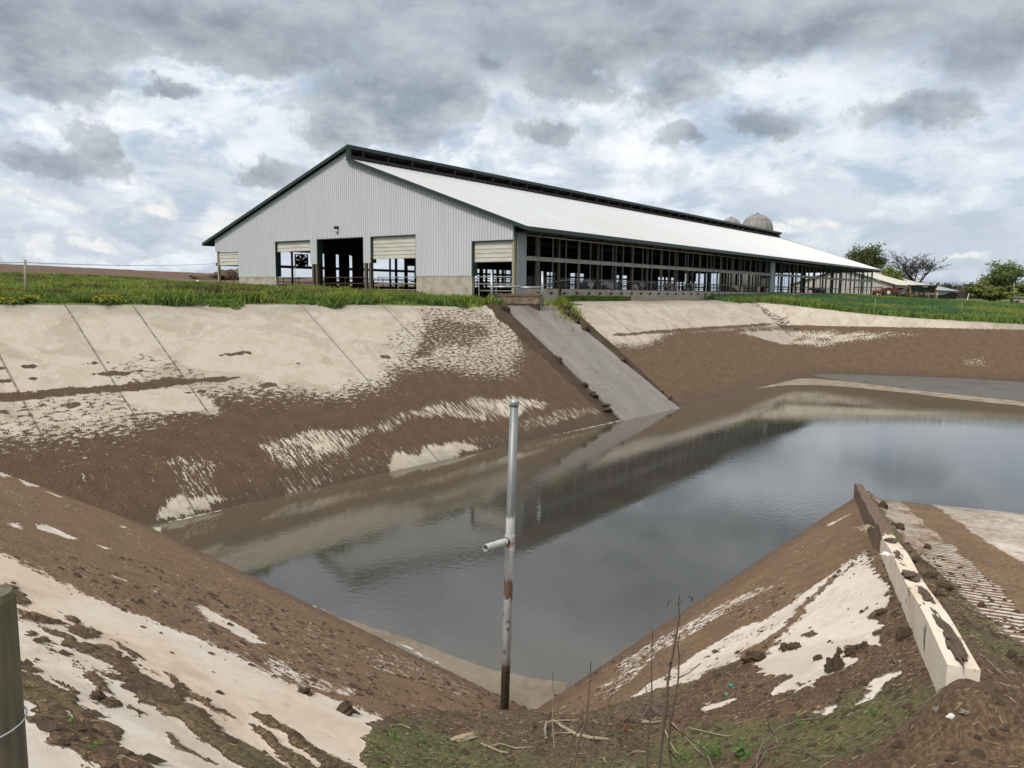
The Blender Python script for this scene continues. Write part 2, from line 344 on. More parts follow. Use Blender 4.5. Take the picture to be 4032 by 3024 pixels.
# far end berm
fe=(which==3)&inpit; c=1.05-1.1*sst(-2.95,-2.8,z)
m=1-sst(.5,1.5,np.abs(z+2.93)/(.09+.06*(fbm(x*.7,y*.7,3,33)-.5))); setc(m,1.1)
m=put(FE,[(1640,712),(1760,714),(1880,716),(1990,720),(1960,724),(1900,731),(1850,736),(1780,750),(1690,745)],tD,.6,0,mask=fe); setc(m*sst(-3.0,-3.08,z) if False else m*(1-sst(-3.1,-3.0,z)),np.clip(.35+.9*(fbm(x*.6,y*3,3,34)-.5),.0,1))
m=put(FE,[(2080,775),(2130,770),(2130,790),(2085,792)],tD,0,0,mask=fe); setc(m,.6)
cov[fe]=c[fe]; mc[fe]=MUD*1.15
b[fe]=CON*(1-.32*sst(36,44,x)[fe][:,None])
# near left bank
nl=(which==1)&inpit; c=np.zeros(N)
uN=(pC-pA)[:2]/np.linalg.norm((pC-pA)[:2]); s2=(x-pA[0])*uN[0]+(y-pA[1])*uN[1]; t2=(x-pA[0])*NL[1][0]+(y-pA[1])*NL[1][1]
S[nl]=s2[nl]*2.; Tt[nl]=t2[nl]*2.
bd=[hit(NL,*tN(*p)) for p in [(-60,470),(0,505),(150,580),(300,655),(450,725),(600,795),(760,850),(900,908),(1100,985),(1250,1050),(1400,1130),(1520,1200),(1650,1255),(1898,1330),(2000,1370)]]
sb=[float((h[0]-pA[0])*uN[0]+(h[1]-pA[1])*uN[1]) for h in bd]; tb=[float((h[0]-pA[0])*NL[1][0]+(h[1]-pA[1])*NL[1][1]) for h in bd]
o_=np.argsort(sb); tbl=np.interp(s2,np.array(sb)[o_],np.array(tb)[o_])
wn=np.interp(s2,[0,6,9,11,13],[3.2,2.4,1.0,.4,.3])
c=np.clip(.58+(tbl-t2)/wn,-.06,1.05)
for pts in [[(190,358),(240,362),(330,400),(410,437),(340,432),(230,395)],[(25,345),(70,348),(112,388),(60,374)],[(1040,795),(1090,800),(1200,868),(1300,910),(1430,998),(1340,990),(1200,912),(1140,885),(1080,835)],[(490,460),(600,492),(545,488)],[(600,625),(690,660),(640,650)],[(240,180),(345,218),(300,212)],[(0,68),(60,60),(120,50),(172,70),(150,110),(205,162),(130,152),(100,112),(0,105)],[(550,268),(640,300),(600,298)],[(630,362),(690,382),(660,380)]]:
    m=put(NL,pts,tN,.035,0,wx2,wy2,nl); setc(m,-.1)
m=put(NL,[(1330,1060),(1500,1090),(1700,1180),(1898,1250),(1898,1290),(1620,1230),(1450,1150)],tN,.15,0,wx2,wy2,nl); setc(m,.48)
m=put(NL,[(1200,690),(1400,760),(1898,980),(1898,1100),(1700,1050),(1400,900)],tN,.3,0,wx2,wy2,nl); setc(m,.84,'min')
m=put(NL,[(1950,1010),(2300,1110),(2550,1250),(2500,1300),(2200,1200),(1950,1120)],tN,.2,0,wx2,wy2,nl); setc(m,.72,'min')
strp=[[(230,910),(340,950),(400,1000),(540,990),(620,1050),(650,1090),(800,1190),(960,1260),(1050,1340),(1180,1430),(1200,1480),(1330,1520),(1450,1600),(1600,1700),(1340,1700),(1240,1600),(1230,1560),(1100,1490),(1000,1430),(920,1390),(860,1350),(750,1330),(770,1280),(690,1210),(620,1190),(560,1110),(400,1050),(330,980),(260,940)],
 [(60,1130),(180,1180),(300,1250),(420,1300),(500,1370),(600,1430),(650,1510),(600,1530),(540,1480),(455,1430),(390,1370),(345,1345),(380,1400),(480,1450),(560,1500),(660,1550),(740,1600),(880,1700),(520,1700),(440,1590),(340,1530),(240,1400),(150,1300),(60,1240)],
 [(370,910),(440,905),(530,945),(500,960),(400,950)],[(200,840),(360,890),(300,900),(150,870)],[(60,800),(220,860),(150,855)],[(600,975),(735,1070),(660,1050)],[(880,1145),(980,1230),(1100,1290),(1230,1390),(1200,1385),(1080,1310),(950,1240),(885,1180)],[(560,1295),(680,1350),(600,1362),(510,1322)],
 [(1300,1410),(1450,1490),(1620,1600),(1780,1700),(1600,1680),(1480,1570),(1330,1460)],[(1350,1380),(1440,1390),(1560,1470),(1700,1560),(1950,1680),(1790,1690),(1650,1575),(1500,1475),(1380,1415)],[(330,830),(450,888),(420,892),(370,862)],[(460,905),(540,943),(500,938)],[(60,1090),(170,1100),(242,1160),(180,1152),(90,1120)],[(300,1180),(430,1258),(380,1258),(330,1222)],[(440,1155),(560,1190),(640,1285),(560,1252),(470,1202)],[(700,1335),(800,1398),(760,1402)],[(0,680),(60,680),(130,740),(182,790),(110,792),(40,760)],[(1600,1245),(1640,1250),(1640,1265),(1595,1262)],[(1810,1345),(1890,1350),(1890,1375),(1820,1370)],
 [(900,1480),(960,1500),(1060,1590),(1160,1640),(1090,1620),(980,1560)],[(120,925),(190,940),(150,950),(110,945)],[(180,960),(260,980),(270,1000),(190,990)]]
for pts in strp:
    m=put(NL,pts,tN,.06,0,wx2,wy2,nl|(dT>-.3)); soil=np.maximum(soil,m); setc(m,1.15)
tCm=lambda x_,y_:((1300+x_/1.58)/D,(2400+y_/1.58)/D)
mN=put(NL,[(400,652),(250,742),(190,800),(240,870),(205,905),(262,985),(330,1150),(1700,1150),(1300,800),(1000,660),(700,640)],tCm,.05,0,wx2,wy2,nl|(dT>-.3)); soil=np.maximum(soil,mN); setc(mN,1.15)
mN2=put(NL,[(250,1),(1,1)],tCm,.01,0) if False else mN
m=put(NL,[(60,760),(400,860),(700,1040),(1000,1300),(1250,1420),(1150,1440),(800,1330),(500,1210),(60,1100)],tN,.15,0,wx2,wy2,nl); setc(m,.14+.5*(fbm(s2*2,t2*6,3,41)-.45),'max')
c=np.where(c>.85,np.minimum(c,.93-.12*sst(.5,.75,fbm(s2*.9,t2*2.2,3,44))+.3*(1-sst(.3,.5,fbm(s2*.5,t2*1.2,3,46)))),c); c=np.maximum(c,1.15*(soil>.5)); cov[nl]=c[nl]; b[nl]=CONW*(1-.10*sst(.45,.7,fbm(s2*.5,t2*.9,4,43)[nl][:,None])*np.array([.2,.9,1.7])); mc[nl]=MUDL
# near right bank and ramp
nr=(which==2)&inpit; side=rq<0; nrl=nr&side; c=np.full(N,1.05)
uE=(pE-pD)[:2]/np.linalg.norm((pE-pD)[:2]); s3=(x-pD[0])*uE[0]+(y-pD[1])*uE[1]; t3=(x-pD[0])*NR[1][0]+(y-pD[1])*NR[1][1]
S[nr]=s3[nr]*2.; Tt[nr]=t3[nr]*2.
sl_=[(0,1290),(60,1262),(250,1215),(400,1150),(520,1100),(640,1040),(700,1075),(640,1112),(700,1160),(780,1172),(850,1172),(800,1200),(728,1275),(860,1242),(850,1272),(940,1222),(1040,1220),(950,1212),(1000,1180),(1120,1140),(1180,1085),(1120,1080),(1090,1045),(1200,1020),(1280,1025),(1290,960),(1280,930),(1350,910),(1280,890),(1270,850),(1300,820),(1360,815),(1350,730),(1300,620),(1255,540),(1700,1150),(2400,2000),(0,2600),(-800,2000),(-300,1380)]
m=put(NR,sl_,tR,.05,0,wx2,wy2,nrl); soil=np.maximum(soil,m)
for pts,val in [([(640,1110),(700,1160),(780,1170),(850,1170),(800,1200),(728,1275),(860,1240),(850,1272),(940,1220),(1040,1220),(950,1210),(1000,1180),(1120,1140),(1180,1085),(1120,1080),(1090,1045),(1200,1020),(1280,1025),(1290,960),(1280,930),(1350,910),(1280,890),(1270,850),(1300,820),(1360,815),(1350,730),(1300,620),(1260,560),(1230,510),(1150,600),(1050,680),(960,760),(880,850),(790,950),(700,1045)],-.06),
 ([(-40,1290),(60,1225),(180,1155),(300,1070),(430,990),(560,910),(700,870),(800,800),(900,720),(1000,660),(1100,590),(1180,520),(1130,610),(1020,690),(930,760),(860,830),(740,950),(620,1020),(520,1100),(380,1140),(360,1180),(240,1220),(130,1240),(20,1280)],.10),
 ([(100,980),(300,880),(500,760),(700,690),(770,680),(650,740),(450,860),(250,980),(50,1080),(-100,1160),(-100,1110)],.50),([(-200,1240),(0,1100),(150,1050),(0,1180),(-150,1290)],.6),
 ([(310,1370),(370,1322),(480,1300),(560,1300),(500,1325),(400,1352)],-.06),([(1165,1325),(1240,1280),(1205,1250),(1220,1210),(1300,1170),(1380,1145),(1432,1150),(1330,1192),(1290,1232),(1262,1290),(1200,1322)],-.06),([(905,1398),(960,1355),(1050,1338),(1062,1352),(1010,1380),(955,1370)],-.06),([(1355,1108),(1410,1108),(1370,1125)],-.06),([(1020,362),(1160,298),(1150,308),(1040,368)],.3),
 ([(1150,560),(1230,500),(1260,560),(1180,600)],.3)]:
    m=put(NR,pts,tR,.04 if val<0 else .09,0,wx2,wy2,nrl); setc(m,val+(.5*(fbm(s3*1.5,t3*4,3,45)-.5) if val>0 else 0)); soil=soil*(1-m)
for pts in [[(880,960),(935,930),(990,940),(950,962)],[(775,1020),(830,1000),(870,995),(868,1030),(800,1040)],[(1015,985),(1050,980),(1040,992)],[(860,1212),(910,1208),(890,1222)],[(600,1075),(700,1060),(650,1100),(580,1095)],[(1085,1030),(1200,1010),(1240,1050),(1150,1062)],[(955,1080),(975,1062),(1000,1080),(960,1092)],[(1290,830),(1350,822),(1340,838)],[(1195,825),(1220,818),(1215,832)]]:
    m=put(NR,pts,tR,.03,0,wx2,wy2,nrl); setc(m,1.15); soil=np.maximum(soil,m)
m=put(NR,[(640,1040),(700,1040),(880,850),(1000,700),(1150,590),(1120,620),(960,760),(860,900),(720,1060)],tR,.08,0,wx2,wy2,nrl); setc(m,.55)
m=put(NR,[(700,1045),(870,860),(1100,620),(1090,605),(850,850),(690,1000),(600,1090)],tR,.06,0,wx2,wy2,nrl); setc(m,.8)
c=np.where((c>.85)&(soil<.5),np.minimum(c,.95-.12*sst(.5,.75,fbm(s3*.9,t3*2.2,3,44))+.3*(1-sst(.35,.5,fbm(s3*.5,t3*1.2,3,46)))),c); cov[nrl]=c[nrl]; b[nrl]=CONW; mc[nrl]=MUDL*1.0
rm=nr&~side; c=np.full(N,.33); grv[rm]=1
S[rm]=rt[rm]; Tt[rm]=rq[rm]
wq=rq+.12*(fbm(rt*1.2,rq*1.2,3,51)-.5)*2
c+= .35*(fbm(rt*.35,rq*1.0,3,52)-.5)*2
# loader tracks run down the ramp
c+=.15*(fbm(rt*2.5,rq*2.5,4,56)-.5)*2
for q0,hw in ((1.72,.36),):
    c=np.maximum(c,1.1*(1-sst(hw,hw+.18,np.abs(wq-q0-.25*(fbm(rt*.4,rq*0,3,57)-.5)))))
c=np.where(wq<1.3,.62+.7*(fbm(rt*.9,rq*2,4,53)-.5),c); c=np.where(rt<5.5,np.maximum(c,.62+.4*(fbm(rt*1.1,rq*1.5,4,58)-.5)+.5*sst(1.5,2.2,rq)),c)
c=np.maximum(c,1.1*(1-sst(.30,.62,wq-.5*(fbm(rt*.9,rq*0+3,3,54)-.5)-.35*np.exp(-((rt-3)/4)**2))))
c=np.maximum(c,1.1*sst(2.2,1.0,rt+1.2*(fbm(rq*.9,rt*.3,3,55)-.5)-.2*rq))
sm=rm*np.maximum(1-sst(.35,.55,wq-.45*np.exp(-((rt-2)/4)**2)),1-sst(1.2,2.,rt+.8*(fbm(rq*.9,rt*.3,3,55)-.5)-.1*rq)); soil=np.maximum(soil,sm)
cov[rm]=c[rm]; b[rm]=CONW*.92; mc[rm]=MUDL*.95
# filled corner
cov=np.where(inpit,cov*(1-fillm)+1.15*fillm,cov); soil=np.maximum(soil,fillm*inpit); mc=mc*(1-fillm[:,None])+SOIL*fillm[:,None]
soil=soil*~((which==0)|(which==3))
ms_=soil>.5; S[ms_]=x[ms_]*2.; Tt[ms_]=y[ms_]*2.; grv=grv*(1-sst(.3,.5,soil))
cr=sst(9.2,5.0,rad)                                         # mossy near, cracked clay by the pipe
mos=soil*sst(.44,.62,fbm(x*.9,y*.9,4,61)+.30*(1-np.clip(np.hypot((x-.1)/2.0,(y-4.4)/2.3),0,1.4))*cr)*np.where(which==1,.5+.75*mN,1)
clay=fillm*sst(5.6,6.6,y+.8*(fbm(x,y,3,62)-.5)+.25*np.abs(x))
sc_=SOIL*(.82+.36*fbm(x*3,y*3,4,63)[:,None])
sc_=sc_*(1-mos[:,None])+np.array([.125,.125,.055])*mos[:,None]
sc_=sc_*(1-clay[:,None])+np.array([.125,.092,.062])*clay[:,None]
sw=soil[:,None]; mc=mc*(1-sw)+sc_*sw
# outside the pit
out=~inpit
g=np.tile(np.array([.085,.115,.035]),(N,1)); gn=fbm(x*.25,y*.25,4,71)[:,None]
g=g*(.75+.5*gn); dist=rad
azd=np.degrees(np.arctan2(x,y))
field=sst(78,90,dist+7*(fbm(x*.1,y*.1,3,72)-.5))*(azd<-8)
g=g*(1-field[:,None])+np.array([.105,.062,.042])*field[:,None]*(.8+.4*gn)
dry=sst(.50,.62,fbm(x*.35,y*1.2,4,73))*(azd<-5)*.4
g=g*(1-dry[:,None])+np.array([.10,.085,.04])*dry[:,None]
far=sst(130,200,dist)*(azd>=-8); g=g*(1-far[:,None])+np.array([.06,.10,.03])*far[:,None]
ct=sst(.49,.56,fbm(x*1.6,y*1.6,4,74)); nearg=(dist<18)
g[nearg]=(SOIL*(.8+.4*fbm(x*3,y*3,4,63)[:,None]))[nearg]
b[out]=g[out]; cov[out]=-.2; mc[out]=g[out]
# concrete apron between barn side and bank, bare earth under the barn
# --- barn frame
TA=math.radians(37.1); BA=np.array([math.sin(TA),math.cos(TA),0]); BB=np.array([-BA[1],BA[0],0]); K0=ray(2025,873.4)*49
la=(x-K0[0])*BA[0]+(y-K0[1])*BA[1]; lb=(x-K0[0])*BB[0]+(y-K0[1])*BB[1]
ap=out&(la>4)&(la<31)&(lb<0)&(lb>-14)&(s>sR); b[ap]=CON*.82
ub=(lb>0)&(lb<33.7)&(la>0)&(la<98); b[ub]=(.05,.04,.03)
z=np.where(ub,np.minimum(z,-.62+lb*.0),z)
# thickness of what lies on the concrete
hs=sst(.45,.95,soil)*(.008+.03*fbm(x*2.5,y*2.5,4,81)+.028*(fbm(x*11,y*11,3,82)-.3))
hs+=(1-soil)*np.clip(cov,0,1)*(.006+.030*(fbm(x*4,y*4,4,83)-.3)+.016*(fbm(x*16,y*16,3,79)-.4))*(rad<25)
hs+=.30*np.exp(-(((x-W0[0]+.10)/.6)**2+((y-W0[1]+.92)/.34)**2)**1.5)*inpit*(.8+.4*fbm(x*6,y*6,3,80))
crk=np.abs(fbm(x*2.0,y*3.6,4,84)-.5); hs+=clay*(.06*sst(0,.07,crk)+.05*fbm(x*5,y*5,3,85)+.10*fbm(x*1.1,y*1.1,2,86))
berm=rm*np.exp(-((rq-.38)/.22)**2)*sst(-.5,1,rt)*(.07+.12*fbm(rt*1.5,rq*3,3,87)); hs+=berm
for sb_,sd_ in ((sr-.35,.6),(sR+.15,.6)):      # berms of dried muck beside the chute
    e=np.exp(-((s-sb_)/sd_)**2)*sst(-6.2,-2.0,z)*(.16+.38*fbm(s*2,t*1.5,3,88)); hs+=np.where(fb|((which==0)&(dT>-.4)),e,0)
    mm=(which==0)&(dT>-.5)&(np.abs(s-sb_)<sd_*(.7+.8*fbm(s*1.2,t*1.2,3,89)*sst(-6.4,-1.5,z))); cov[mm]=1.1; mc[mm]=np.array([.06,.042,.028])
z=z+np.where(inpit,hs,np.where(dist<60,.06*(fbm(x*1.5,y*1.5,3,90)-.5),.25*(fbm(x*.3,y*.3,3,90)-.5)*np.clip(dist/100,0,1)))
nR,nT=TH.shape; idx=np.arange(N).reshape(nR,nT)
q=np.stack([idx[:-1,:-1],idx[:-1,1:],idx[1:,1:],idx[1:,:-1]],-1).reshape(-1,4)
def gridmesh(name,quads,mat,**tg):
    used=np.unique(quads); mp=-np.ones(N,np.int64); mp[used]=np.arange(len(used)); qd=mp[quads]
    me=bpy.data.meshes.new(name); me.vertices.add(len(used)); co_=np.stack([x[used],y[used],z[used]],-1).astype(np.float32)
    me.vertices.foreach_set('co',co_.ravel()); me.loops.add(qd.size); me.loops.foreach_set('vertex_index',qd[:,::-1].ravel().astype(np.int32))
    me.polygons.add(len(qd)); me.polygons.foreach_set('loop_start',np.arange(0,qd.size,4,dtype=np.int32)); me.polygons.foreach_set('use_smooth',np.ones(len(qd),bool))
    for nm,ar in (('cov',cov),('stk',stk),('grv',grv),('soil',soil)):
        a=me.attributes.new(nm,'FLOAT','POINT'); a.data.foreach_set('value',ar[used].astype(np.float32))
    for nm,ar in (('bcol',b),('mcol',mc)):
        a=me.attributes.new(nm,'FLOAT_VECTOR','POINT'); a.data.foreach_set('vector',ar[used].astype(np.float32).ravel())
    a=me.attributes.new('suv','FLOAT_VECTOR','POINT'); a.data.foreach_set('vector',np.stack([S,Tt,0*S],-1)[used].astype(np.float32).ravel())
    me.update(calc_edges=True); me.materials.append(mat); o=bpy.data.objects.new(name,me); C.objects.link(o); tag(o,**tg); return o
gm,n,bs_=newmat('earth_and_concrete')
suv=n.attr('suv','Vector'); cv=n.attr('cov'); st=n.attr('stk'); gv=n.attr('grv'); so_=n.attr('soil')
pos=n.node('ShaderNodeNewGeometry').outputs['Position']
nA=n.noise(n.v('MULTIPLY',suv,(2.2,5.5,0)),1,6,.62); nB=n.noise(n.v('MULTIPLY',suv,(5.5,1.3,0)),1,6,.62); nC=n.noise(suv,13,4,.6)
mf=n.node('ShaderNodeMix',data_type='FLOAT'); n.set(mf.inputs[0],st); n.set(mf.inputs[2],nA); n.set(mf.inputs[3],nB)
nn=n.m('ADD',n.m('MULTIPLY',mf.outputs[0],.62),n.m('MULTIPLY',nC,.38))
sepS=n.node('ShaderNodeSeparateXYZ'); n.set(sepS.inputs[0],suv)
grw=n.m('ADD',n.m('MULTIPLY',n.m('SINE',n.m('ADD',n.m('MULTIPLY',sepS.outputs[0],31.),n.m('MULTIPLY',nA,2.5))),.5),.5)
nu=n.rng(nn,.375,.625)
nu=n.m('ADD',n.m('MULTIPLY',nu,n.m('SUBTRACT',1.,n.m('MULTIPLY',gv,.62))),n.m('MULTIPLY',n.m('MULTIPLY',grw,gv),.62))
mask=n.rng(n.m('SUBTRACT',cv,nu),-.03,.05,0,1,True)
# concrete: stains, form seams
bc=n.attr('bcol','Vector'); mcN=n.attr('mcol','Vector')
stain=n.noise(n.v('MULTIPLY',suv,(.2,.35,0)),1,6,.62,1.2); fine=n.noise(pos,9,6,.65); fine2=n.noise(pos,60,3,.6)
bcc=n.v('MULTIPLY',bc,n.mix(n.rng(stain,.50,.57,0,1,True),(1,1,1),(.86,.85,.83)))
bcc=n.v('MULTIPLY',bcc,n.mix(n.rng(n.noise(n.v('MULTIPLY',suv,(.5,.8,0)),1,6,.65,.8),.42,.62,0,1,True),(1.02,1.02,1.02),(.94,.905,.86)))
bcc=n.v('MULTIPLY',bcc,n.mix(n.rng(fine,.3,.7),(1.06,1.06,1.06),(.92,.91,.9)))
seamS=sorted([float((hit(FBL,x_,y_)[:2]-pA[:2])@uFB) for x_,y_ in [(0,770),(195,745),(365,770),(731,750),(886,720)]]+[float((hit(FBR,x_,y_)[:2]-pA[:2])@uFB) for x_,y_ in [(1330,690),(1480,690)]]); seamS=[v_*1.8 for v_ in seamS]
dmin=None; sj=n.m('ADD',sepS.outputs[0],n.m('MULTIPLY',n.m('SUBTRACT',fine,.5),.12))
fbflag=n.rng(n.m('ADD',st,0),-1,0)   # all banks
for v_ in seamS:
    d_=n.m('ABSOLUTE',n.m('SUBTRACT',sj,v_)); dmin=d_ if dmin is None else n.m('MINIMUM',dmin,d_)
isfb=n.attr('soil')
px=n.node('ShaderNodeSeparateXYZ'); n.set(px.inputs[0],pos)
farm=n.rng(px.outputs[1],19.,22.)
jl=n.m('MULTIPLY',n.m('MULTIPLY',n.rng(dmin,.035,.09,1,0),farm),n.rng(n.noise(suv,2.3,3,.6),.35,.6,.45,.9))
jh=n.m('MULTIPLY',n.m('MULTIPLY',n.rng(dmin,.0,1.0,.25,0),farm),n.rng(n.noise(suv,1.1,3,.6),.4,.6,0,1))
bcc=n.mix(jh,bcc,n.v('SCALE',bcc,scale=.7)); bcc=n.mix(jl,bcc,(.10,.085,.06))
mcc=n.v('MULTIPLY',mcN,n.mix(n.rng(n.noise(suv,1.1,5,.6),.35,.65),(1.15,1.14,1.12),(.84,.84,.84)))
mcc=n.v('MULTIPLY',mcc,n.mix(n.rng(nC,.35,.65),(1.3,1.28,1.25),(.66,.66,.66)))
mcc=n.v('MULTIPLY',mcc,n.mix(n.rng(n.noise(pos,34,4,.7),.38,.62),(1.25,1.23,1.2),(.68,.68,.68)))
mcc=n.v('MULTIPLY',mcc,n.mix(n.rng(fine2,.3,.7),(1.15,1.15,1.15),(.85,.85,.85)))
wet=n.rng(n.m('ADD',px.outputs[2],n.m('MULTIPLY',n.m('SUBTRACT',n.noise(suv,.9,4,.6),.5),-.9)),WL-.05,WL+.55,.60,1)
isout=n.rng(cv,-.15,-.1,0,1)
col=n.mix(mask,bcc,mcc); col=n.v('SCALE',col,scale=wet)
n.set(bs_.inputs['Base Color'],col); n.set(bs_.inputs['Roughness'],n.rng(wet,.5,1,.35,.85)); bs_.inputs['Specular IOR Level'].default_value=.3
hgt=n.m('ADD',n.m('MULTIPLY',mask,n.m('ADD',.55,n.m('MULTIPLY',n.noise(n.v('MULTIPLY',suv,(1,1.6,0)),9,5,.7),.9))),n.m('MULTIPLY',fine2,.04))
hgt=n.m('ADD',hgt,n.m('MULTIPLY',n.m('MULTIPLY',grw,gv),.3))
n.set(bs_.inputs['Normal'],n.bump(hgt,.9,.06))
qi=inpit[q].any(1); qramp=(rm[q].all(1))
gridmesh('lagoon_bank',q[qi&~qramp],gm,kind='structure'); gridmesh('push_ramp',q[qramp],gm,kind='structure'); gridmesh('ground',q[~qi],gm,kind='structure')
_z=z.reshape(nR,nT)
def gz(px_,py_):   # height of the finished ground
    r_=math.hypot(px_,py_); a_=math.atan2(px_,py_)
    i=int(np.clip(np.searchsorted(rr,r_)-1,0,nR-2)); j=int(np.clip(np.searchsorted(th,a_)-1,0,nT-2))
    fr_=(r_-rr[i])/(rr[i+1]-rr[i]); ft=(a_-th[j])/(th[j+1]-th[j])
    return float((_z[i,j]*(1-ft)+_z[i,j+1]*ft)*(1-fr_)+(_z[i+1,j]*(1-ft)+_z[i+1,j+1]*ft)*fr_)
def gzv(X,Y):
    r_=np.hypot(X,Y); a_=np.arctan2(X,Y)
    i=np.clip(np.searchsorted(rr,r_)-1,0,nR-2); j=np.clip(np.searchsorted(th,a_)-1,0,nT-2)
    fr_=(r_-rr[i])/(rr[i+1]-rr[i]); ft=(a_-th[j])/(th[j+1]-th[j])
    return (_z[i,j]*(1-ft)+_z[i,j+1]*ft)*(1-fr_)+(_z[i+1,j]*(1-ft)+_z[i+1,j+1]*ft)*fr_
def ground_at(x_,y_,r0=1.,r1=140.):   # where the survey ray through (x_,y_) of the 2212-wide photo meets the ground
    d=ray(x_*D,y_*D); d=d/math.hypot(d[0],d[1]); ts=np.geomspace(r0,r1,1500)
    zz=gzv(d[0]*ts,d[1]*ts); k=np.nonzero(zz>=d[2]*ts)[0]; k=k[0] if len(k) else len(ts)-1
    return np.array([d[0]*ts[k],d[1]*ts[k],zz[k]])
# ---------------------------------------------------------------- water
wm,n,bs_=newmat('lagoon_water')
pos=n.node('ShaderNodeNewGeometry').outputs['Position']
sc1=n.noise(pos,26,2,.5); speck=n.rng(n.noise(pos,38,3,.7),.665,.70); murk=n.noise(pos,.22,4,.55)
wc=n.mix(n.rng(murk,.4,.62),(.044,.043,.037),(.057,.055,.048)); wc=n.mix(n.m('MULTIPLY',speck,.5),wc,(.30,.27,.20))
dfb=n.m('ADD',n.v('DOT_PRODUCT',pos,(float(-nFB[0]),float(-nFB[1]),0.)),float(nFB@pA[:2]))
bank_refl=n.rng(n.m('ADD',dfb,n.m('MULTIPLY',n.m('SUBTRACT',n.noise(pos,.35,4,.6),.5),6.)),.5,5.5,1,0,True)
wc=n.mix(n.m('MULTIPLY',bank_refl,.8),wc,(.085,.066,.042))  # far bank's brown reflection painted into the water's own colour
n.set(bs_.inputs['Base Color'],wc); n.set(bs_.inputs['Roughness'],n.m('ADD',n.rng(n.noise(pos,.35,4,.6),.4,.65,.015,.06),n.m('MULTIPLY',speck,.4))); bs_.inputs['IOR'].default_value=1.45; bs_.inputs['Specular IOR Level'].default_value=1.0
wv=n.noise(n.v('MULTIPLY',pos,(1,1,1)),5.5,3,.55); calm=n.rng(n.noise(pos,.13,3,.5),.35,.65,.15,1)
n.set(bs_.inputs['Normal'],n.bump(n.m('MULTIPLY',wv,calm),.16,.02))
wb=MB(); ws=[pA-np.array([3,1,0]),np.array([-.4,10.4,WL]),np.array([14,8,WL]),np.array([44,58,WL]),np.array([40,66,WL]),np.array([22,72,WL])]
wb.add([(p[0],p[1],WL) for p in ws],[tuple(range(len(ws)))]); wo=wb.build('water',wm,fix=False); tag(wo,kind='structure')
# ================================================================ materials for objects
mClad=simple('painted_steel_siding',(.50,.52,.545),.45,.0,.06,.6,.05,aniso=(1,1,.3))
mRoof,n,bs_=newmat('white_roof_sheet')
t_=n.node('ShaderNodeTexCoord').outputs['Object']
f1=n.noise(n.v('MULTIPLY',t_,(1.5,.12,.12)),2.2,5,.6); f2=n.noise(t_,.12,4,.6)
cr_=n.mix(n.rng(f1,.35,.65),(.50,.53,.565),(.44,.465,.49)); cr_=n.mix(n.rng(f2,.42,.62,0,.8),cr_,(.46,.47,.475))
n.set(bs_.inputs['Base Color'],cr_); bs_.inputs['Roughness'].default_value=.42
mGreen=simple('dark_green_trim',(.012,.030,.022),.4,0,.2,2,0)
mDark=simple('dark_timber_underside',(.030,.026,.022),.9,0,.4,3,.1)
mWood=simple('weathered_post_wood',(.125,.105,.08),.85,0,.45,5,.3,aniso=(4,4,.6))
mWoodP=simple('pale_treated_wood',(.33,.30,.22),.8,0,.3,5,.3,aniso=(4,4,.5))
mGrey=simple('grey_steel',(.27,.30,.32),.5,.2,.2,4,.05)
mGirt=simple('grey_side_rail',(.27,.27,.25),.6,0,.25,3,.1,aniso=(.3,1,1))
mGalv=simple('galvanised_pipe',(.42,.45,.48),.4,.6,.25,8,.05)
mFound=simple('foundation_concrete',(.37,.345,.29),.85,0,.45,1.6,.15,col2=(.22,.17,.11),lo=.45,hi=.75)
mDoor=simple('cream_door_panel',(.52,.51,.465),.5,0,.2,1.5,.0,col2=(.42,.37,.27),lo=.5,hi=.75,aniso=(1,.4,2))
mBlack=simple('black_paint',(.012,.012,.012),.5,0,.3,5,0)
mWire=simple('thin_steel_wire',(.25,.26,.27),.5,.5,.1,5,0)
mRust=simple('rusty_steel',(.10,.055,.035),.8,.2,.5,8,.2)
mWhite=simple('white_plastic',(.72,.73,.71),.4,0,.08,4,0)
mMuck=simple('dried_muck',(.075,.050,.030),.95,0,.5,7,.9,bd=.04)
mMuckL=simple('brown_muck',(.16,.112,.070),.9,0,.4,7,.8,bd=.04)
mTwig=simple('bare_twig',(.13,.10,.08),.85,0,.3,8,.2)
mDry=simple('dry_stalk',(.33,.28,.195),.85,0,.35,8,.1)
mBark=simple('tree_bark',(.055,.045,.038),.9,0,.35,2,.2)
def leafmat(name,c1,c2,tr=.25):
    m,n,b_=newmat(name); oi=n.node('ShaderNodeNewGeometry').outputs['Random Per Island']; pos=n.node('ShaderNodeNewGeometry').outputs['Position']
    f=n.m('ADD',n.m('MULTIPLY',oi,.6),n.m('MULTIPLY',n.rng(n.noise(pos,.5,3,.6),.35,.65),.4))
    n.set(b_.inputs['Base Color'],n.mix(f,c1,c2)); b_.inputs['Roughness'].default_value=.7; b_.inputs['Specular IOR Level'].default_value=.25
    tn=n.node('ShaderNodeBsdfTranslucent'); n.set(tn.inputs[0],n.mix(f,c1,c2)); mx=n.node('ShaderNodeMixShader'); mx.inputs[0].default_value=tr
    out=m.node_tree.nodes['Material Output']; n.l.new(b_.outputs[0],mx.inputs[1]); n.l.new(tn.outputs[0],mx.inputs[2]); n.l.new(mx.outputs[0],out.inputs[0]); return m
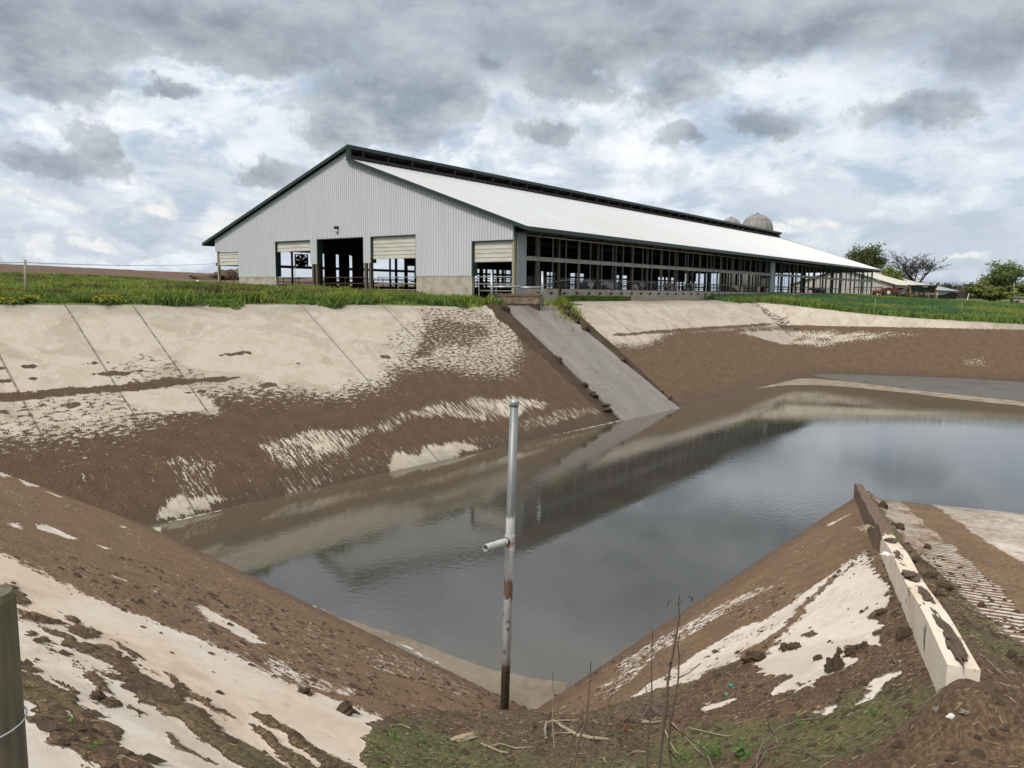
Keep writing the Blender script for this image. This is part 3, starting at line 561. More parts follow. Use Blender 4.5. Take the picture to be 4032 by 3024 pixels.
# ================================================================ the free-stall barn
ZB=-.6
barn=empty('cattle_barn',(K0[0],K0[1],ZB),math.pi/2-TA,label='long open-sided white steel cattle barn with offset ridge and green trim',cat='barn')
LEN=98.2; WID=33.76; PK=15.53
def z_(v): return v-ZB
def mk(): return MB()
def prof(bv): return 9.52-(PK-bv)*.3365 if bv<PK else 10.38-(bv-PK)*.3335
cols=[(0,3.5,3.27),(3.5,8.7,.98),(8.7,13.32,3.9),(13.32,14.14,1.97),(14.14,PK,3.91),(PK,19.5,3.91),(19.5,20.29,1.97),(20.29,24.88,3.88),(24.88,30.23,.98),(30.23,WID,3.25)]
g_=mk()
for b0,b1,zb_ in cols:
    p0,p1=(9.52 if b1==PK else prof(b1)),prof(b0) if b0!=PK else 10.38
    g_.prism([(b0,z_(zb_)),(b1,z_(zb_)),(b1,z_(p0)),(b0,z_(p0 if b0==b1 else (prof(b0) if b0<PK else (10.38 if b0==PK else prof(b0)))))],0,0,.12)
i=0
bb=.12
while bb<WID-.05:
    for b0,b1,zb_ in cols:
        if b0<=bb<b1: break
    zt=(9.52-(PK-bb)*.3365) if bb<PK else (10.38-(bb-PK)*.3335)
    g_.prism([(-.045,bb-.014),(-.045,bb+.014),(0.001,bb+.034),(0.001,bb-.034)],2,z_(zb_)+.005,z_(zt)-.02); bb+=.229
gw=g_.build('gable_wall',mClad,barn,fix=True)
# far gable, upper part only
mk().prism([(0,z_(3.6)),(WID,z_(3.6)),(WID,z_(4.2)),(PK+.02,z_(10.38)),(PK-.02,z_(9.52)),(0,z_(4.2))],0,LEN-.1,LEN).build('gable_wall',mClad,barn)
# roofs
def roofslab(b0,z0,b1,z1,x0,x1,nm):
    r=mk(); th_=.06
    r.hexa([(x0,b0,z_(z0)-th_),(x1,b0,z_(z0)-th_),(x1,b1,z_(z1)-th_),(x0,b1,z_(z1)-th_),(x0,b0,z_(z0)),(x1,b0,z_(z0)),(x1,b1,z_(z1)),(x0,b1,z_(z1))])
    xx=x0+.1
    L=math.hypot(b1-b0,z1-z0); 
    while xx<x1-.1:      # standing ribs
        r.hexa([(xx,b0,z_(z0)),(xx+.05,b0,z_(z0)),(xx+.05,b1,z_(z1)),(xx,b1,z_(z1)),(xx+.012,b0,z_(z0)+.03),(xx+.038,b0,z_(z0)+.03),(xx+.038,b1,z_(z1)+.03),(xx+.012,b1,z_(z1)+.03)]); xx+=.69
    return r.build(nm,mRoof,barn)
roofslab(-1.25,4.02,PK+.25,9.80,-.32,LEN+.35,'roof'); roofslab(PK-.15,10.66,35.2,4.05,-.32,LEN+.35,'roof')
u=mk()
for (b0,z0,b1,z1) in ((-1.2,3.93,PK+.2,9.71),(PK-.1,10.57,35.1,3.96)):
    u.hexa([(-.3,b0,z_(z0)-.03),(LEN+.3,b0,z_(z0)-.03),(LEN+.3,b1,z_(z1)-.03),(-.3,b1,z_(z1)-.03),(-.3,b0,z_(z0)),(LEN+.3,b0,z_(z0)),(LEN+.3,b1,z_(z1)),(-.3,b1,z_(z1))])
    xx=1.2
    while xx<LEN:
        u.hexa([(xx,b0,z_(z0)-.38),(xx+.12,b0,z_(z0)-.38),(xx+.12,b1,z_(z1)-.38),(xx,b1,z_(z1)-.38),(xx,b0,z_(z0)-.032),(xx+.12,b0,z_(z0)-.032),(xx+.12,b1,z_(z1)-.032),(xx,b1,z_(z1)-.032)]); xx+=2.645
    for k in range(1,16):
        f=k/16; by=b0+(b1-b0)*f; bz=z_(z0+(z1-z0)*f)
        u.box(-.25,LEN+.2,by-.04,by+.04,bz-.13,bz-.035)
u.build('rafters',mDark,barn)
tr=mk()
def sl(b0,z0,b1,z1,h,x0,x1):
    tr.hexa([(x0,b0,z_(z0)-h),(x1,b0,z_(z0)-h),(x1,b1,z_(z1)-h),(x0,b1,z_(z1)-h),(x0,b0,z_(z0)),(x1,b0,z_(z0)),(x1,b1,z_(z1)),(x0,b1,z_(z1))])
for x0,x1 in ((-.36,-.322),(LEN+.352,LEN+.39)):
    sl(-1.29,4.03,PK-.02,9.80,.26,x0,x1); sl(PK-.19,10.70,35.24,4.06,.24,x0,x1)
tr.box(-.34,LEN+.37,-1.30,-1.255,z_(3.76),z_(4.04)); tr.box(-.34,LEN+.37,35.205,35.24,z_(3.8),z_(4.06)); tr.box(-.34,LEN+.37,PK-.20,PK-.155,z_(10.44),z_(10.70))
for b_e,zt in ((3.5,3.27),(13.32,3.9),(19.5,3.91),(24.88,3.88)):
    pass
tr.build('roof_trim',mGreen,barn)
rp=mk(); xx=1.2
while xx<LEN:
    rp.box(xx,xx+.12,PK-.12,PK+.02,z_(9.7),z_(10.55)); xx+=2.645
rp.box(.1,LEN-.1,PK-.1,PK-.04,z_(9.78),z_(9.98)); rp.build('ridge_framing',mDark,barn)
mk().box(-.3,-.02,PK-.22,PK+.04,z_(9.55),z_(10.42)).build('ridge_trim',mGreen,barn)
# soffit at the near corner
mk().box(.02,LEN-.02,-1.2,-.06,z_(3.735),z_(3.76)).build('soffit',mDark,barn)
# jambs and headers
for b_e,b_s,z0,zt in ((3.5,.02,.98,3.27),(13.32,8.72,1.97,3.9),(19.5,14.16,1.97,3.91),(24.88,20.31,.98,3.88)):
    j=mk().box(-.035,.45,b_e-.10,b_e-.003,z_(z0),z_(zt)-.003).box(-.035,.05,b_s,b_e-.1,z_(zt)-.07,z_(zt)-.003); j.build('door_frame',mGreen,barn)
for (b0,b1,z0,z1) in ((30.45,33.3,2.0,3.22),(20.42,24.75,3.02,3.85),(8.85,13.2,2.24,3.87),(.22,3.38,1.87,3.24)):
    dsh=mk(); n_=max(2,int((z1-z0)/.27)); hh=(z1-z0)/n_
    for k in range(n_): dsh.box(.13,.19,b0,b1,z_(z0+k*hh)+.012,z_(z0+(k+1)*hh)-.008); dsh.box(.112,.13,b0,b1,z_(z0+k*hh)+.05,z_(z0+k*hh)+.075)
    dsh.box(.15,.17,b0,b1,z_(z0)+.02,z_(z1)-.02)
    dsh.build('overhead_door',mDoor,barn)
# foundations
for a0,a1,b0,b1,zt in ((.02,.27,3.52,8.68,.97),(.02,.27,24.9,30.2,.97)):
    mk().box(a0,a1,b0,b1,z_(-1.2),z_(zt)).build('foundation',mFound,barn,bevel=.01)
side=mk(); xx=.3
while xx<LEN:
    x1_=min(xx+5.29,LEN); side.box(xx+.004,x1_-.004,-.02,.22,z_(-1.2),z_(.17-.0012*xx)); xx+=5.29
side.build('side_foundation',mFound,barn); mk().box(.3,LEN,33.5,33.74,z_(-1),z_(.35)).build('side_foundation',mFound,barn)
lm=empty('wall_light',(0,17.0,z_(4.6)),0); lm.parent=barn
mk().box(-.24,-.001,-.18,.18,-.02,.2).build('light_housing',mBlack,lm,bevel=.02); mk().prism([(-.25,-.03),(-.05,-.03),(-.05,-.2),(-.2,-.2)],1,-.16,.16).build('light_lens',mWhite,lm)
# corner pier, mid pier, girt, roller
for x0,x1 in ((.31,1.27),(48.4,49.8),(LEN-.25,LEN)):
    mk().box(x0,x1,-.07,.16,z_(-.58),z_(3.73)).build('grey_pier',mGrey,barn)
mk().box(.02,.2,.0,.17,z_(-.6),z_(3.27)).build('corner_post',mWoodP,barn); mk().box(-.02,.015,-.04,.05,z_(3.3),z_(4.2)).build('corner_trim',mGreen,barn)
for x0,x1 in ((1.275,48.39),(49.81,LEN-.26)):
    mk().box(x0,x1,-.10,-.03,z_(2.0),z_(2.27)).box(x0,x1,-.13,-.10,z_(2.22),z_(2.28)).build('side_rail',mGirt,barn)
    mk().tube([(x0,-.12,z_(3.62)),(x1,-.12,z_(3.62))],.045,8).build('curtain_roller',mFound,barn,smooth=True)
for k in range(36):
    X=5.29+2.645*k
    if X>LEN-1 or abs(X-49.1)<.9: continue
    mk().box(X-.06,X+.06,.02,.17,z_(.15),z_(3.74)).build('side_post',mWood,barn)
mk().box(2.55,2.72,.02,.17,z_(.15),z_(3.74)).build('side_post',mWood,barn)
mk().box(5.25,5.32,-.16,-.05,z_(-.75),z_(.75)).build('marker_post',mRust,barn)
for k in range(59):
    X=2.59+1.63*k
    if X>LEN-1 or abs(X-49.1)<.8: continue
    r=mk(); r.tube([(X-.06,-.15,z_(3.6)),(X-.06,-.15,z_(-.08))],.011,4); r.tube([(X+.05,-.15,z_(3.6)),(X+.05,-.15,z_(-.08))],.014,4)
    r.build('curtain_cable',mWire,barn); mk().box(X-.09,X+.10,-.17,-.021,z_(-.18),z_(-.06)).build('cable_winch',mBlack,barn,bevel=.01)
wm_=mk(); X=1.3
while X<24: wm_.box(X,X+.008,.225,.23,z_(.17),z_(.98)); X+=.15
for k in range(6): wm_.box(1.3,24,.232,.238,z_(.2+.15*k),z_(.208+.15*k))
wm_.build('wire_mesh',mWire,barn)
rl=mk(); rl.tube([(3.0,.3,z_(.25)),(5.6,.3,z_(.74)),(7.2,.3,z_(.85)),(LEN,.3,z_(.72))],.03,6); rl.build('side_pipe_rail',mGalv,barn)
# far side of the barn
for k in range(38):
    X=.2+2.645*k
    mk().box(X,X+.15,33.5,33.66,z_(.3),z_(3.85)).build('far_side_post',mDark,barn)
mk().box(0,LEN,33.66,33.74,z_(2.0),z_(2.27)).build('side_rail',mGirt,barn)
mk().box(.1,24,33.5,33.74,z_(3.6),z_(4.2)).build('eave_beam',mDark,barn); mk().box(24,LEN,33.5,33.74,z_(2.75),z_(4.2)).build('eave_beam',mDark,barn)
pn=mk()
for x0,x1 in ((12.0,13.5),(13.9,15.3),(15.7,17.3),(33,34.6),(47,52),(56,58),(62,72),(76,86)):
    mk().box(x0,x1,33.3,33.36,z_(.3),z_(3.6)).build('side_curtain',mDark,barn)
for bY in (4.9,11.3,22.4,28.8):
    o=mk()
    for k in range(20):
        X=2.7+5.0*k
        if X<LEN: o.box(X,X+.2,bY,bY+.2,z_(-.6),z_(prof(bY)-.25))
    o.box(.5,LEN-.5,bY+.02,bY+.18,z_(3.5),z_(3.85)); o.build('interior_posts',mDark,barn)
    o=mk()
    for zz in (.2,.62,.95): o.tube([(1.5,bY-.6,z_(zz)),(LEN-2,bY-.6,z_(zz))],.035,5)
    X=2
    while X<LEN-2:
        o.tube([(X,bY-.6,z_(-.6)),(X,bY-.6,z_(1.0))],.035,5); X+=2.4
    o.build('stall_rails',mRust,barn)
for bY in (13.42,13.9,19.6,20.05,33.35):
    mk().box(.05,.25,bY,bY+.2,z_(-.7),z_(1.965 if bY<30 else 3.24)).build('door_post',mWood if bY<30 else mWoodP,barn)
for (b0,b1) in ((.35,3.3),(8.9,13.1),(20.5,24.6),(14.3,19.3),(30.5,33.1)):
    o=mk()
    for zz in (.0,.45,.92): o.tube([(.5,b0,z_(zz)),(.5,b1,z_(zz))],.035,6)
    for f in (0,.5,1): o.tube([(.5,b0+(b1-b0)*f,z_(-.5)),(.5,b0+(b1-b0)*f,z_(1.0))],.035,6)
    o.build('pipe_gate',mGirt if b0<14 else mRust,barn)
# far end posts
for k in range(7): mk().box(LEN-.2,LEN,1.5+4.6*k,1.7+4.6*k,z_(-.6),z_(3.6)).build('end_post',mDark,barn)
BXY=lambda la_,lb_:(K0[0]+BA[0]*la_+BB[0]*lb_,K0[1]+BA[1]*la_+BB[1]*lb_)
def inb(xpix,lbv):      # world point on barn line b=lbv seen at photo column xpix (4032 scale)
    r=ray(xpix,1100)[:2]; c0=K0[:2]+BB[:2]*lbv; A=np.array([[r[0],-BA[0]],[r[1],-BA[1]]]); tt=np.linalg.solve(A,c0); return r*tt[0],tt[1]
# cows
def cow(px_,lbv,rz,label,dark):
    p,_=inb(px_,lbv); m,n,b_=newmat('cow_hide'); t=n.node('ShaderNodeTexCoord').outputs['Object']
    n.set(b_.inputs['Base Color'],n.mix(n.rng(n.noise(n.v('ADD',t,(px_*.1,0,0)),1.5,2,.5),.5+dark,.52+dark),(.60,.56,.50),(.02,.018,.017))); b_.inputs['Roughness'].default_value=.7
    bm=bmesh.new(); me=bpy.data.meshes.new('dairy_cow')
    P_=[(-.95,0,1.18),(-.55,0,1.08),(0,0,1.02),(.5,0,1.08),(.85,0,1.22),(1.15,0,1.35),(1.42,0,1.28),(1.62,0,1.12)]
    rad_=[.24,.33,.37,.34,.24,.15,.13,.08]; E_=[(i,i+1) for i in range(7)]
    for bx in (-.8,.62):
        for sy in (-.19,.19):
            i0=len(P_); P_+= [(bx,sy,.85),(bx-.05 if bx<0 else bx,sy,.48),(bx+.03 if bx<0 else bx,sy,.06)]; rad_+=[.14,.07,.055]; E_+=[(0 if bx<0 else 3,i0),(i0,i0+1),(i0+1,i0+2)]
    i0=len(P_);P_+=[(-1.16,0,1.15),(-1.2,0,.6)];rad_+=[.05,.03];E_+=[(0,i0),(i0,i0+1)]
    for sy in (-.17,.17):
        i0=len(P_);P_+=[(1.32,sy,1.38)];rad_+=[.04];E_+=[(6,i0)]
    me.from_pydata(P_,E_,[]); o=bpy.data.objects.new('dairy_cow',me); C.objects.link(o); me.materials.append(m)
    md=o.modifiers.new('skin','SKIN'); 
    for i,r_ in enumerate(rad_): me.skin_vertices[0].data[i].radius=(r_,r_*(1.12 if i<8 else 1))
    me.skin_vertices[0].data[2].use_root=True
    sb=o.modifiers.new('sub','SUBSURF'); sb.levels=2; sb.render_levels=2
    o.location=(p[0],p[1],-.58); o.rotation_euler=(0,0,rz); tag(o,label=label,cat='cow',group='dairy cows in the barn'); return o
aang=math.pi/2-TA
cow(2310,2.6,aang,'black and white cow standing behind the mesh, nearest the corner of the barn',-.04)
cow(2408,3.4,aang+3.1,'pale brown-rumped cow seen behind the fourth side post',.08)
cow(2515,2.4,aang+.1,'cow with black patches behind the side wall, left of the barn middle',.0)
cow(2640,2.6,aang+3.2,'spotted cow lying low behind the rail near the middle of the side',-.02)
cow(2715,2.4,aang,'spotted cow in the next stall, right of the mid side cows',.0)
cow(2905,2.2,aang+3.1,'mostly white cow just left of the grey middle pier',.09)
cow(3010,2.2,aang+.1,'dark cow standing right beside the grey middle pier',-.1)
cow(3225,3.0,aang+1.5,'small pale cow far down the barn past the grey pier',.05)
# fans
def fan(xp,yp_,depth,ang,label,r=.62):
    p=yp(xp,yp_,depth); e=empty('barn_fan',p,ang,label=label,cat='fan',group='fans hanging in the barn')
    f=MB(); 
    pts=[(r*math.cos(a),0,r*math.sin(a)) for a in np.linspace(0,2*math.pi,25)]; f.tube(pts,.05,6,cap=False)
    for s1 in (-1,1): f.box(s1*r*1.05-.04,s1*r*1.05+.04,-.15,.15,-r*1.1,r*1.1); f.box(-r*1.1,r*1.1,-.15,.15,s1*r*1.05-.04,s1*r*1.05+.04)
    f.box(-.04,.04,.06,.12,-r,r); f.build('fan_frame',mBlack,e)
    bl=MB(); 
    for k in range(6):
        a=k*math.pi/3+.3; c_,s_=math.cos(a),math.sin(a); d_=.27
        bl.add([(c_*.08-s_*.05,-.04,s_*.08+c_*.05),(c_*.08+s_*.05,.04,s_*.08-c_*.05),(c_*r*.93+s_*d_,.06,s_*r*.93-c_*d_),(c_*r*.93-s_*d_,-.06,s_*r*.93+c_*d_)],[(0,1,2,3)])
    bl.build('fan_blades',mBlack,e); MB().tube([(0,-.12,0),(0,.15,0)],.11,10).build('fan_hub',mBlack,e); MB().tube([(0,0,r),(0,0,r+2.2)],.03,5).build('fan_hanger',mBlack,e)
fan(1187,1027,74,.5,'large black fan seen through the second doorway from the left',.55)
fan(2322,1077,86,.5,'black fan seen through the side of the barn, leftmost of the row',.6)
fan(2497,1085,92,.5,'black fan inside the barn side, second of the row from the left',.6)
fan(2525,1086,96,.2,'black fan close beside the second fan of the row',.55)
fan(2680,1089,100,.5,'black fan inside the barn left of the dark curtain panels',.6)
fan(2724,1091,105,.3,'smaller black fan just right of the middle fans',.5)
fan(3014,1075,108,.5,'black fan right against the grey middle pier',.7)
# birds on the roof
def bird(xp,yp_,lab):
    r=ray(xp,yp_); n_=np.array([0,0,0.]); 
    # intersect right roof plane: z = 9.8-(PK-b)*.3445
    A=9.8-PK*.3445; kx=.3445
    bo=BB[:2]@K0[:2]; tt=(A-kx*bo)/(r[2]-kx*(r[:2]@BB[:2])); p=r*tt
    o=MB(); o.tube([(-.18,0,.1),(-.1,0,.13),(.02,0,.17),(.12,0,.2),(.17,0,.27),(.24,0,.25)],[.02,.05,.08,.06,.045,.01],6)
    o.add([(-.05,.07,.2),(-.22,.05,.12),(-.05,.02,.22)],[(0,1,2)]); o.add([(-.05,-.07,.2),(-.22,-.05,.12),(-.05,-.02,.22)],[(0,1,2)]); o.tube([(0,.02,.1),(0,.02,0)],.008,4); o.tube([(0,-.02,.1),(0,-.02,0)],.008,4)
    b_=o.build('pigeon',mBlack if random.random()<.7 else mGrey,smooth=True); b_.location=(p[0],p[1],p[2]+.03); b_.rotation_euler=(0,0,random.uniform(0,6)); b_.scale=(1.25,)*3
    tag(b_,label='small dark pigeon sitting on the white barn roof below the far ridge',cat='bird',group='pigeons on the barn roof')
for xb,yb in ((2903,906),(2921,909),(2924,911),(2947,917),(2951,919),(2965,919),(2974,921),(2984,921),(2996,921),(3018,926)): bird(xb,yb,'')
LATE=[]
# ================================================================ chute into the lagoon, gate and block
mCh,n,bs_=newmat('wet_slurry_concrete'); pos=n.node('ShaderNodeNewGeometry').outputs['Position']
uD=(float(nFB[0]),float(nFB[1]),0.); aS=n.v('DOT_PRODUCT',pos,(float(uFB[0]),float(uFB[1]),0.)); aT=n.v('DOT_PRODUCT',pos,uD)
cb=n.node('ShaderNodeCombineXYZ'); n.set(cb.inputs[0],aS); n.set(cb.inputs[1],n.m('MULTIPLY',aT,.18)); lv=cb.outputs[0]
f=n.noise(lv,1.1,5,.6,.3); f2=n.noise(lv,6,5,.6); f3=n.noise(pos,2.2,5,.65)
cc=n.mix(n.rng(f,.38,.62),(.150,.135,.122),(.220,.203,.190)); cc=n.mix(n.rng(f2,.50,.66,0,.55),cc,(.11,.09,.075)); cc=n.mix(n.rng(f3,.60,.66,0,.8),cc,(.095,.072,.055))
lj=n.rng(n.m('ABSOLUTE',n.m('SUBTRACT',n.m('FRACT',n.m('ADD',n.m('MULTIPLY',aT,.27),.3)),.5)),.006,.012,.35,0); cc=n.mix(lj,cc,(.10,.085,.07))
n.set(bs_.inputs['Base Color'],cc); n.set(bs_.inputs['Roughness'],n.rng(f,.3,.7,.32,.6)); n.set(bs_.inputs['Normal'],n.bump(f3,.15,.02))
ch=MB(); TL,TR_,BR_,BL_=[hit(FBL,*p) for p in ((1085,665),(1199,665),(1466,885),(1340,908))]
nn_=np.array([0,0,1.]); up_=lambda p,h:p+nn_*h
dn=lambda t_,b_,q: t_+(b_-t_)*q
BL2,BR2=dn(TL,BL_,1.12),dn(TR_,BR_,1.12)
vs=[];fs=[];nu_,nv_=10,30
for i in range(nv_+1):
    for j in range(nu_+1):
        p=dn(dn(TL,BL2,i/nv_),dn(TR_,BR2,i/nv_),j/nu_); vs.append(p+nn_*(.12+.02*math.sin(i*.7)*math.sin(j*1.3)+(.03 if j in(0,nu_) else 0)))
for i in range(nv_):
    for j in range(nu_): a_=i*(nu_+1)+j; fs.append((a_,a_+1,a_+nu_+2,a_+nu_+1))
ch.add(vs,fs)
for j in (0,nu_):
    e=[vs[i*(nu_+1)+j] for i in range(nv_+1)]; ch.add(e+[p-nn_*.5 for p in e],[(i,i+1,nv_+2+i,nv_+1+i) for i in range(nv_)])
cho=ch.build('concrete_chute',mCh,smooth=True); tag(cho,label='grey slurry-coated concrete chute running down the far bank into the lagoon',cat='chute')
g1=yp(1937,1190,46); g2=yp(2137,1188,46.6); zg=float(gzv(g1[0],g1[1]))
gate=empty('pipe_gate_frame',(0,0,0),label='galvanised pipe barrier of two posts and two rails at the top of the chute',cat='barrier')
gA=np.array(g1);gB=np.array(g2)
tA=yp(1935,1073,46);tB=yp(2135,1068,46.6)
gate.location=gA
def loc(p): return tuple(np.array(p)-gA)
MB().tube([loc(gA-[0,0,.3]),loc(tA)],.07,12).build('post',mGalv,gate,smooth=True); MB().tube([loc(gB-[0,0,.3]),loc(tB)],.07,12).build('post',mGalv,gate,smooth=True)
MB().tube([loc(yp(1942,1130,46)),loc(yp(2050,1128,46.3))],.062,12).build('rail',mGalv,gate,smooth=True); MB().tube([loc(yp(2048,1132,46.3)),loc(yp(2136,1131,46.6))],.055,12).build('rail',mGalv,gate,smooth=True)
def lumpy(name,box,mat,amp=.06,seg=.12,seed=0,topamp=None,smooth=True):
    x0,x1,y0,y1,z0,z1=box; bm=bmesh.new()
    bmesh.ops.create_cube(bm,size=1)
    for v in bm.verts: v.co=Vector(((x0+x1)/2+v.co.x*(x1-x0),(y0+y1)/2+v.co.y*(y1-y0),(z0+z1)/2+v.co.z*(z1-z0)))
    n_=int(max(2,min(14,(x1-x0)/seg)))
    bmesh.ops.subdivide_edges(bm,edges=bm.edges,cuts=n_,use_grid_fill=True)
    co_=np.array([v.co for v in bm.verts]); 
    for i,v in enumerate(bm.verts):
        q=co_[i]; d1=float(fbm(q[0:1]*5+q[2]*3,q[1:2]*5+q[2]*2,3,seed)[0])-.5; d2=float(fbm(q[1:2]*5+q[2]*3,q[0:1]*5-q[2],3,seed+5)[0])-.5; d3=float(fbm(q[0:1]*4,q[1:2]*4+9,3,seed+9)[0])-.35
        v.co+=Vector((d1*amp*2,d2*amp*2,d3*(topamp if topamp and q[2]>(z0+z1)/2 else amp)*2))
    me=bpy.data.meshes.new(name); bm.to_mesh(me); bm.free(); me.materials.append(mat)
    if smooth: me.polygons.foreach_set('use_smooth',[True]*len(me.polygons))
    o=bpy.data.objects.new(name,me); C.objects.link(o); return o
bl0=yp(1945,1203,46.3); bl1=yp(2128,1209,46.3)
blk=empty('concrete_block',(float(bl0[0]),46.3,float(bl0[2])-.02),0.02,label='muck-covered concrete stop block between the barrier posts at the chute top',cat='block')
wB=float(bl1[0]-bl0[0]); bo=lumpy('block_body',(0,wB,0,.9,-.3,.60),simple('dirty_block',(.24,.18,.12),.9,0,.5,3,.3,col2=(.10,.07,.045)),.015,.2); bo.parent=blk; mo=lumpy('muck_layer',(-.02,wB+.02,-.03,.92,.55,.68),mMuckL,.05,.1,3,.10); mo.parent=blk
mo=lumpy('muck_layer',(.02,wB-.05,-.06,.0,-.28,.15),mMuck,.03,.12,5); mo.parent=blk
rgc=np.random.default_rng(61)
for sd_,(q0_,q1_) in enumerate((((1085,665),(1340,908)),((1199,665),(1466,885)))):
    for i in range(13):
        f_=(rgc.random()**1.6)*.92 if i else .02; xx_=q0_[0]+(q1_[0]-q0_[0])*f_+(-6 if sd_==0 else 7)*(1-.6*f_)+rgc.normal()*3; yy_=q0_[1]+(q1_[1]-q0_[1])*f_
        h__=hit(FBL,xx_,yy_); w__=rgc.uniform(.45,1.1)*(1-.5*f_); LATE.append((h__+np.array([0,0,.05]),w__,w__*rgc.uniform(.22,.34),i+20*sd_,sd_))
# small slab edge to the right of the barrier
# ================================================================ ramp wall
def wallpt(t,q,h): return (W0[0]+wd[0]*t+wp[0]*q,W0[1]+wd[1]*t+wp[1]*q,W0[2]+wsl*t+h)
mWl,n,bs_=newmat('cast_concrete_wall'); tcx=n.node('ShaderNodeTexCoord').outputs['Object']; sp_=n.node('ShaderNodeSeparateXYZ'); n.set(sp_.inputs[0],tcx)
nz=n.noise(n.v('MULTIPLY',tcx,(1,2.5,1)),2.6,6,.65,.4); st1=n.noise(tcx,.9,4,.6,1)
mud=n.rng(n.m('ADD',nz,n.rng(sp_.outputs[0],6.6,7.6,0,.55)),.62,.66,0,1,True)
cc=n.mix(n.rng(st1,.45,.62),(.66,.60,.51),(.60,.50,.38)); cc=n.mix(mud,cc,n.mix(n.rng(n.noise(tcx,12,4,.6),.35,.65),(.15,.10,.065),(.09,.062,.04)))
n.set(bs_.inputs['Base Color'],cc); bs_.inputs['Roughness'].default_value=.85; n.set(bs_.inputs['Normal'],n.bump(n.m('ADD',n.noise(tcx,20,4,.6),n.m('MULTIPLY',mud,2.)),.35,.01))
wall=empty('ramp_wall',tuple(W0),math.atan2(wd[1],wd[0]),label='low cream concrete wall running down between the ramp and the near right bank',cat='wall')
wm2=MB()
t_end=wlen+1.2; ts=np.linspace(-.62,t_end,46); TW=.19
for i in range(45):
    t0,t1=ts[i],ts[i+1]; 
    def hgt_(t): return (.36 if t<t_end*.34 else .42)+.02*math.sin(t*1.7)
    sh=lambda t:0 if t<t_end*.34 else -.05
    a0,a1=hgt_(t0),hgt_(t1)
    w_=TW if t0<t_end*.34 else .21
    wm2.add([(t0,-sh(t0),wsl*t0-.9),(t0,-w_-sh(t0),wsl*t0-.9),(t1,-w_-sh(t0),wsl*t1-.9),(t1,-sh(t0),wsl*t1-.9),(t0,-sh(t0),wsl*t0+a0),(t0,-w_-sh(t0),wsl*t0+a0),(t1,-w_-sh(t0),wsl*t1+a1),(t1,-sh(t0),wsl*t1+a1)],[(0,3,7,4),(1,5,6,2),(4,7,6,5)]+[(0,4,5,1)]+([(2,6,7,3)] if i==44 else []))
wm2.build('wall_body',mWl,wall)
def clump(name,px3,w_,h_,mat,label=None,cat='clod',group=None,parent=None,seed=0,at=None,rz=0,flat=.6,par_loc=None):
    p=ground_at(*px3) if at is None else np.array(at)
    bm=bmesh.new(); bmesh.ops.create_icosphere(bm,subdivisions=4,radius=1)
    for v in bm.verts:
        q=np.array(v.co); d=.86+.62*(float(fbm(np.array([q[0]*1.6+seed*3.1]),np.array([q[1]*1.6+q[2]*1.9]),4,seed)[0])-.5)*2+.38*(float(fbm(np.array([q[0]*6+seed]),np.array([q[1]*6+q[2]*5]),3,seed+2)[0])-.5)*2
        v.co=Vector((q[0]*w_/2*d,q[1]*w_/2*d*flat*1.3,max(-.15*h_,q[2]*h_*d)))
    me=bpy.data.meshes.new(name); bm.to_mesh(me); bm.free(); me.materials.append(mat); me.polygons.foreach_set('use_smooth',[True]*len(me.polygons))
    o=bpy.data.objects.new(name,me); C.objects.link(o); o.location=tuple(p); o.rotation_euler=(0,0,rz)
    if parent: o.parent=parent; o.location=par_loc
    elif label: tag(o,label=label,cat=cat,group=group)
    return o
for p_,w_,h_,sd2,side_ in LATE: clump('muck_heap',None,w_,h_,mMuck,label=('lumpy dark muck heap along the left edge of the concrete chute','lumpy dark muck heap along the right edge of the concrete chute')[side_],group=('muck heaps on the left edge of the chute','muck heaps on the right edge of the chute')[side_],cat='muck heap',at=p_,seed=sd2,rz=sd2*.7)
# muck lying on top of the wall (children of the wall: caked on)
def t_wall(cx_,cy_,q=-.1):
    r=ray(tR(cx_,cy_)[0]*D,tR(cx_,cy_)[1]*D); k=(W0[2]+.37-wsl*(W0[:2]@wd))/(r[2]-wsl*(r[:2]@wd)); return float((r[:2]*k-W0[:2])@wd)
for c0_,c1_,wq_,q_ in (((1690,1040),(1560,800),.13,-.105),((1530,770),(1480,690),.12,-.11),((1460,645),(1420,600),.2,-.09),((1420,545),(1400,505),.13,-.06),((1390,455),(1370,430),.17,-.08),((1340,380),(1325,350),.2,-.1)):
    ta,tb_=t_wall(*c0_),t_wall(*c1_); ln=tb_-ta; tm=(ta+tb_)/2
    o=clump('caked_muck',None,1,1,mMuckL,parent=wall,at=(0,0,0),seed=int(tm*7)+3,par_loc=(tm,q_,wsl*tm+.36)); o.scale=(ln*1.15,wq_/.8,.035); o.rotation_euler=(0,-math.atan(wsl),0)
